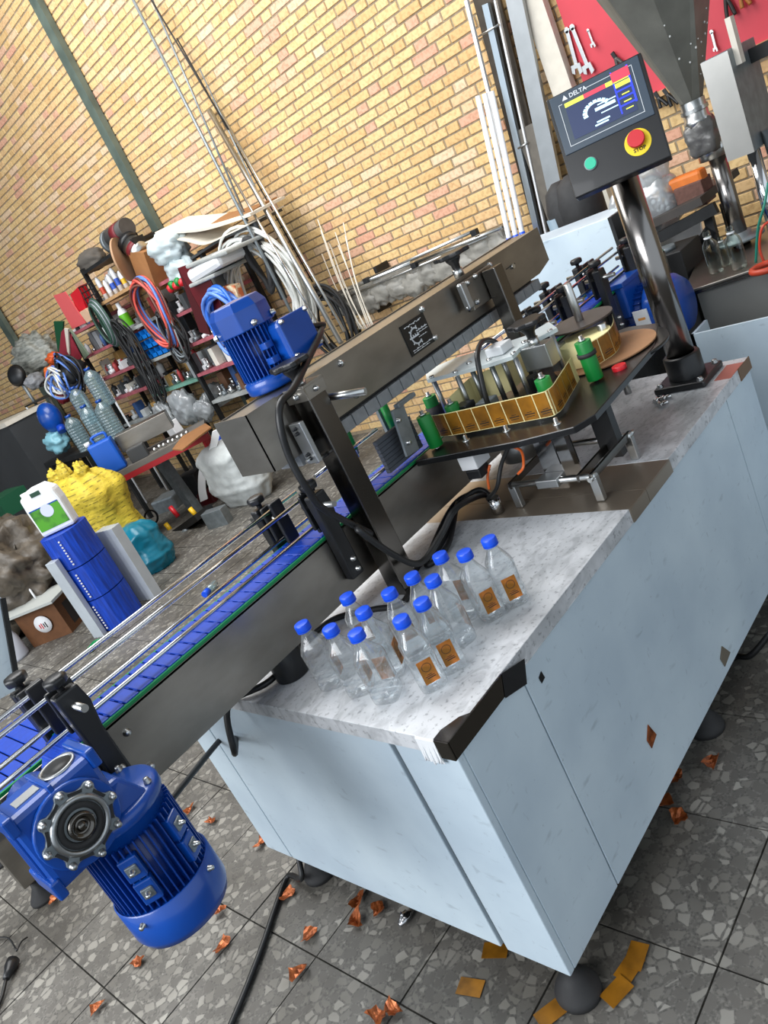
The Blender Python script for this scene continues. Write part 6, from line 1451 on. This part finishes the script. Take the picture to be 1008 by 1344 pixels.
MB().box(cc + Vector((0, 0, .155)) - u * .05, (.36, .5, .02), Rc).build('foam_board', mat('pale foam board', 'a7aaa6', .6), t)
MB().cyl(at(33, 765, X=cc.x), cc + Vector((-.02, .02, .16)), .008).build('white_rod', white_pl, t)
o = MB().crumple(cc + Vector((.10, .66, .28)), (.36, .60, .42), 17, .30, 2.4, 3.0, seg=64, ring=44).build('brown_sack', brown_bag, None); tag(o, 'huge dusty brown plastic sack behind the cardboard box', 'sack')
p = at(38, 862, Z=0)
o = MB().lathe([(0, 0), (.09, 0), (.10, .02), (.095, .16), (.07, .24), (0, .26)], (p.x - .04, p.y + .14, 0), n=28).build('white_bucket', mat('white bucket plastic', 'c9ccd4', .4), None); tag(o, 'white plastic container on the floor beside the pale panel', 'container')
# pale panel at left edge (machine side)
X = -.05
t = thing('pale_machine_panel', 'pale blue filmed machine panel at the left picture edge', 'panel', (0, 2.6, 0))
f = [at(-30, 760, Y=2.3), at(2, 785, Y=2.3), at(22, 905, Y=2.3), at(-30, 935, Y=2.3)]
MB().prism(f, (0, .35, 0)).build('panel_body', film, t)
a = at(3, 785, Y=2.295); b = at(24, 905, Y=2.295); MB().bar(a, b, .02, .02).build('dark_edge', dark_iron, t)
lg = at(70, 1150, Z=.05)
MB().b2((lg.x - .10, lg.y - .02, .10), (lg.x - .02, lg.y + .06, .86)).build('leg', steel, t, bevel=.003)
MB().lathe([(0, 0), (.055, 0), (.055, .012), (.02, .06), (.012, .11), (0, .11)], (lg.x - .06, lg.y + .02, 0), n=24).build('levelling_foot', black_mat, t)
lg2 = at(4, 1118, Z=.03); MB().lathe([(0, 0), (.06, 0), (.06, .012), (.02, .06), (.012, .11), (0, .11)], (lg2.x - .02, lg2.y, 0), n=24).build('levelling_foot', black_mat, t); MB().b2((lg2.x - .05, lg2.y - .03, .10), (lg2.x + .01, lg2.y + .03, .86)).build('leg', steel, t)
# dark grey box at left back
X = 4 - .8
ya_c = at(68, 607, X=2.75).y + .13
t = thing('dark_cabinet', 'large dark grey metal cabinet at the far left', 'cabinet', (3.0, 8.5, 0))
yr = at(60, 640, X=2.6); zt2 = at(38, 548, X=2.6).z
yr2 = at(38, 548, X=2.6).y
yr2 = max(yr2, ya_c)
MB().b2((2.6, yr2 - .0, 0), (3.1, yr2 + 2.5, zt2)).build('cabinet_body', darkgrey, t)
MB().b2((2.58, yr2 - .02, zt2), (3.12, yr2 + 2.5, zt2 + .05)).build('cabinet_top', ivory, t)
o = MB().b2((3.94, at(30, 545, X=3.94).y - .2, at(30, 545, X=3.94).z - .15), (3.99, at(30, 545, X=3.94).y + .5, at(30, 545, X=3.94).z + .05)).build('wall_box', white_pl, None); tag(o, 'small white box fixed on the far left brick wall', 'box')
g_ = mat('dark green sheet', '0c4a30', .5); o = MB().box(at(10, 660, X=1.9), (.3, .5, .2)).build('green_sheet', g_, None); tag(o, 'dark green folded sheet left of the white jug', 'sheet')
# green scrap, blue ring on floor
o = MB().box(at(122, 848, Z=.015), (.14, .06, .02), Matrix.Rotation(.6, 3, 'Z')).build('green_strip', green_strip, None, bevel=.004); tag(o, 'short green plastic strip on the floor before the blue rolls', 'strip')
a = at(270, 784, Z=.01); t = thing('crushed_bottle', 'small clear bottle with blue cap lying on the floor beyond the rails', 'bottle', tuple(a)); MB().cyl(a + Vector((0, 0, .02)), a + Vector((.05, .02, .02)), .022).build('cap', blue_cap, t); MB().cyl(a + Vector((.05, .02, .02)), a + Vector((.14, .05, .02)), .022, r2=.02).build('bottle_body', petb, t)
print('objects', len(bpy.data.objects), 'bricks', len(bricks), 'tiles', len(tiles))
# stand that carries the heap at the left end of the shelving
a = at(40, 540, X=3.15); b = at(104, 512, X=3.15); zs = at(72, 512, X=3.2).z - .02
t = thing('heap_stand', 'white wire stand carrying the cable heap left of the water bottles', 'stand', (3.3, (a.y + b.y) / 2, 0))
MB().b2((3.12, b.y - .05, zs - .02), (3.45, a.y, zs)).build('stand_top', dark_iron, t)
for x in (3.13, 3.43):
    for y in (b.y - .03, a.y - .02): MB().cyl((x, y, 0), (x, y, zs - .02), .012, n=10).build('leg', white_pl, t)
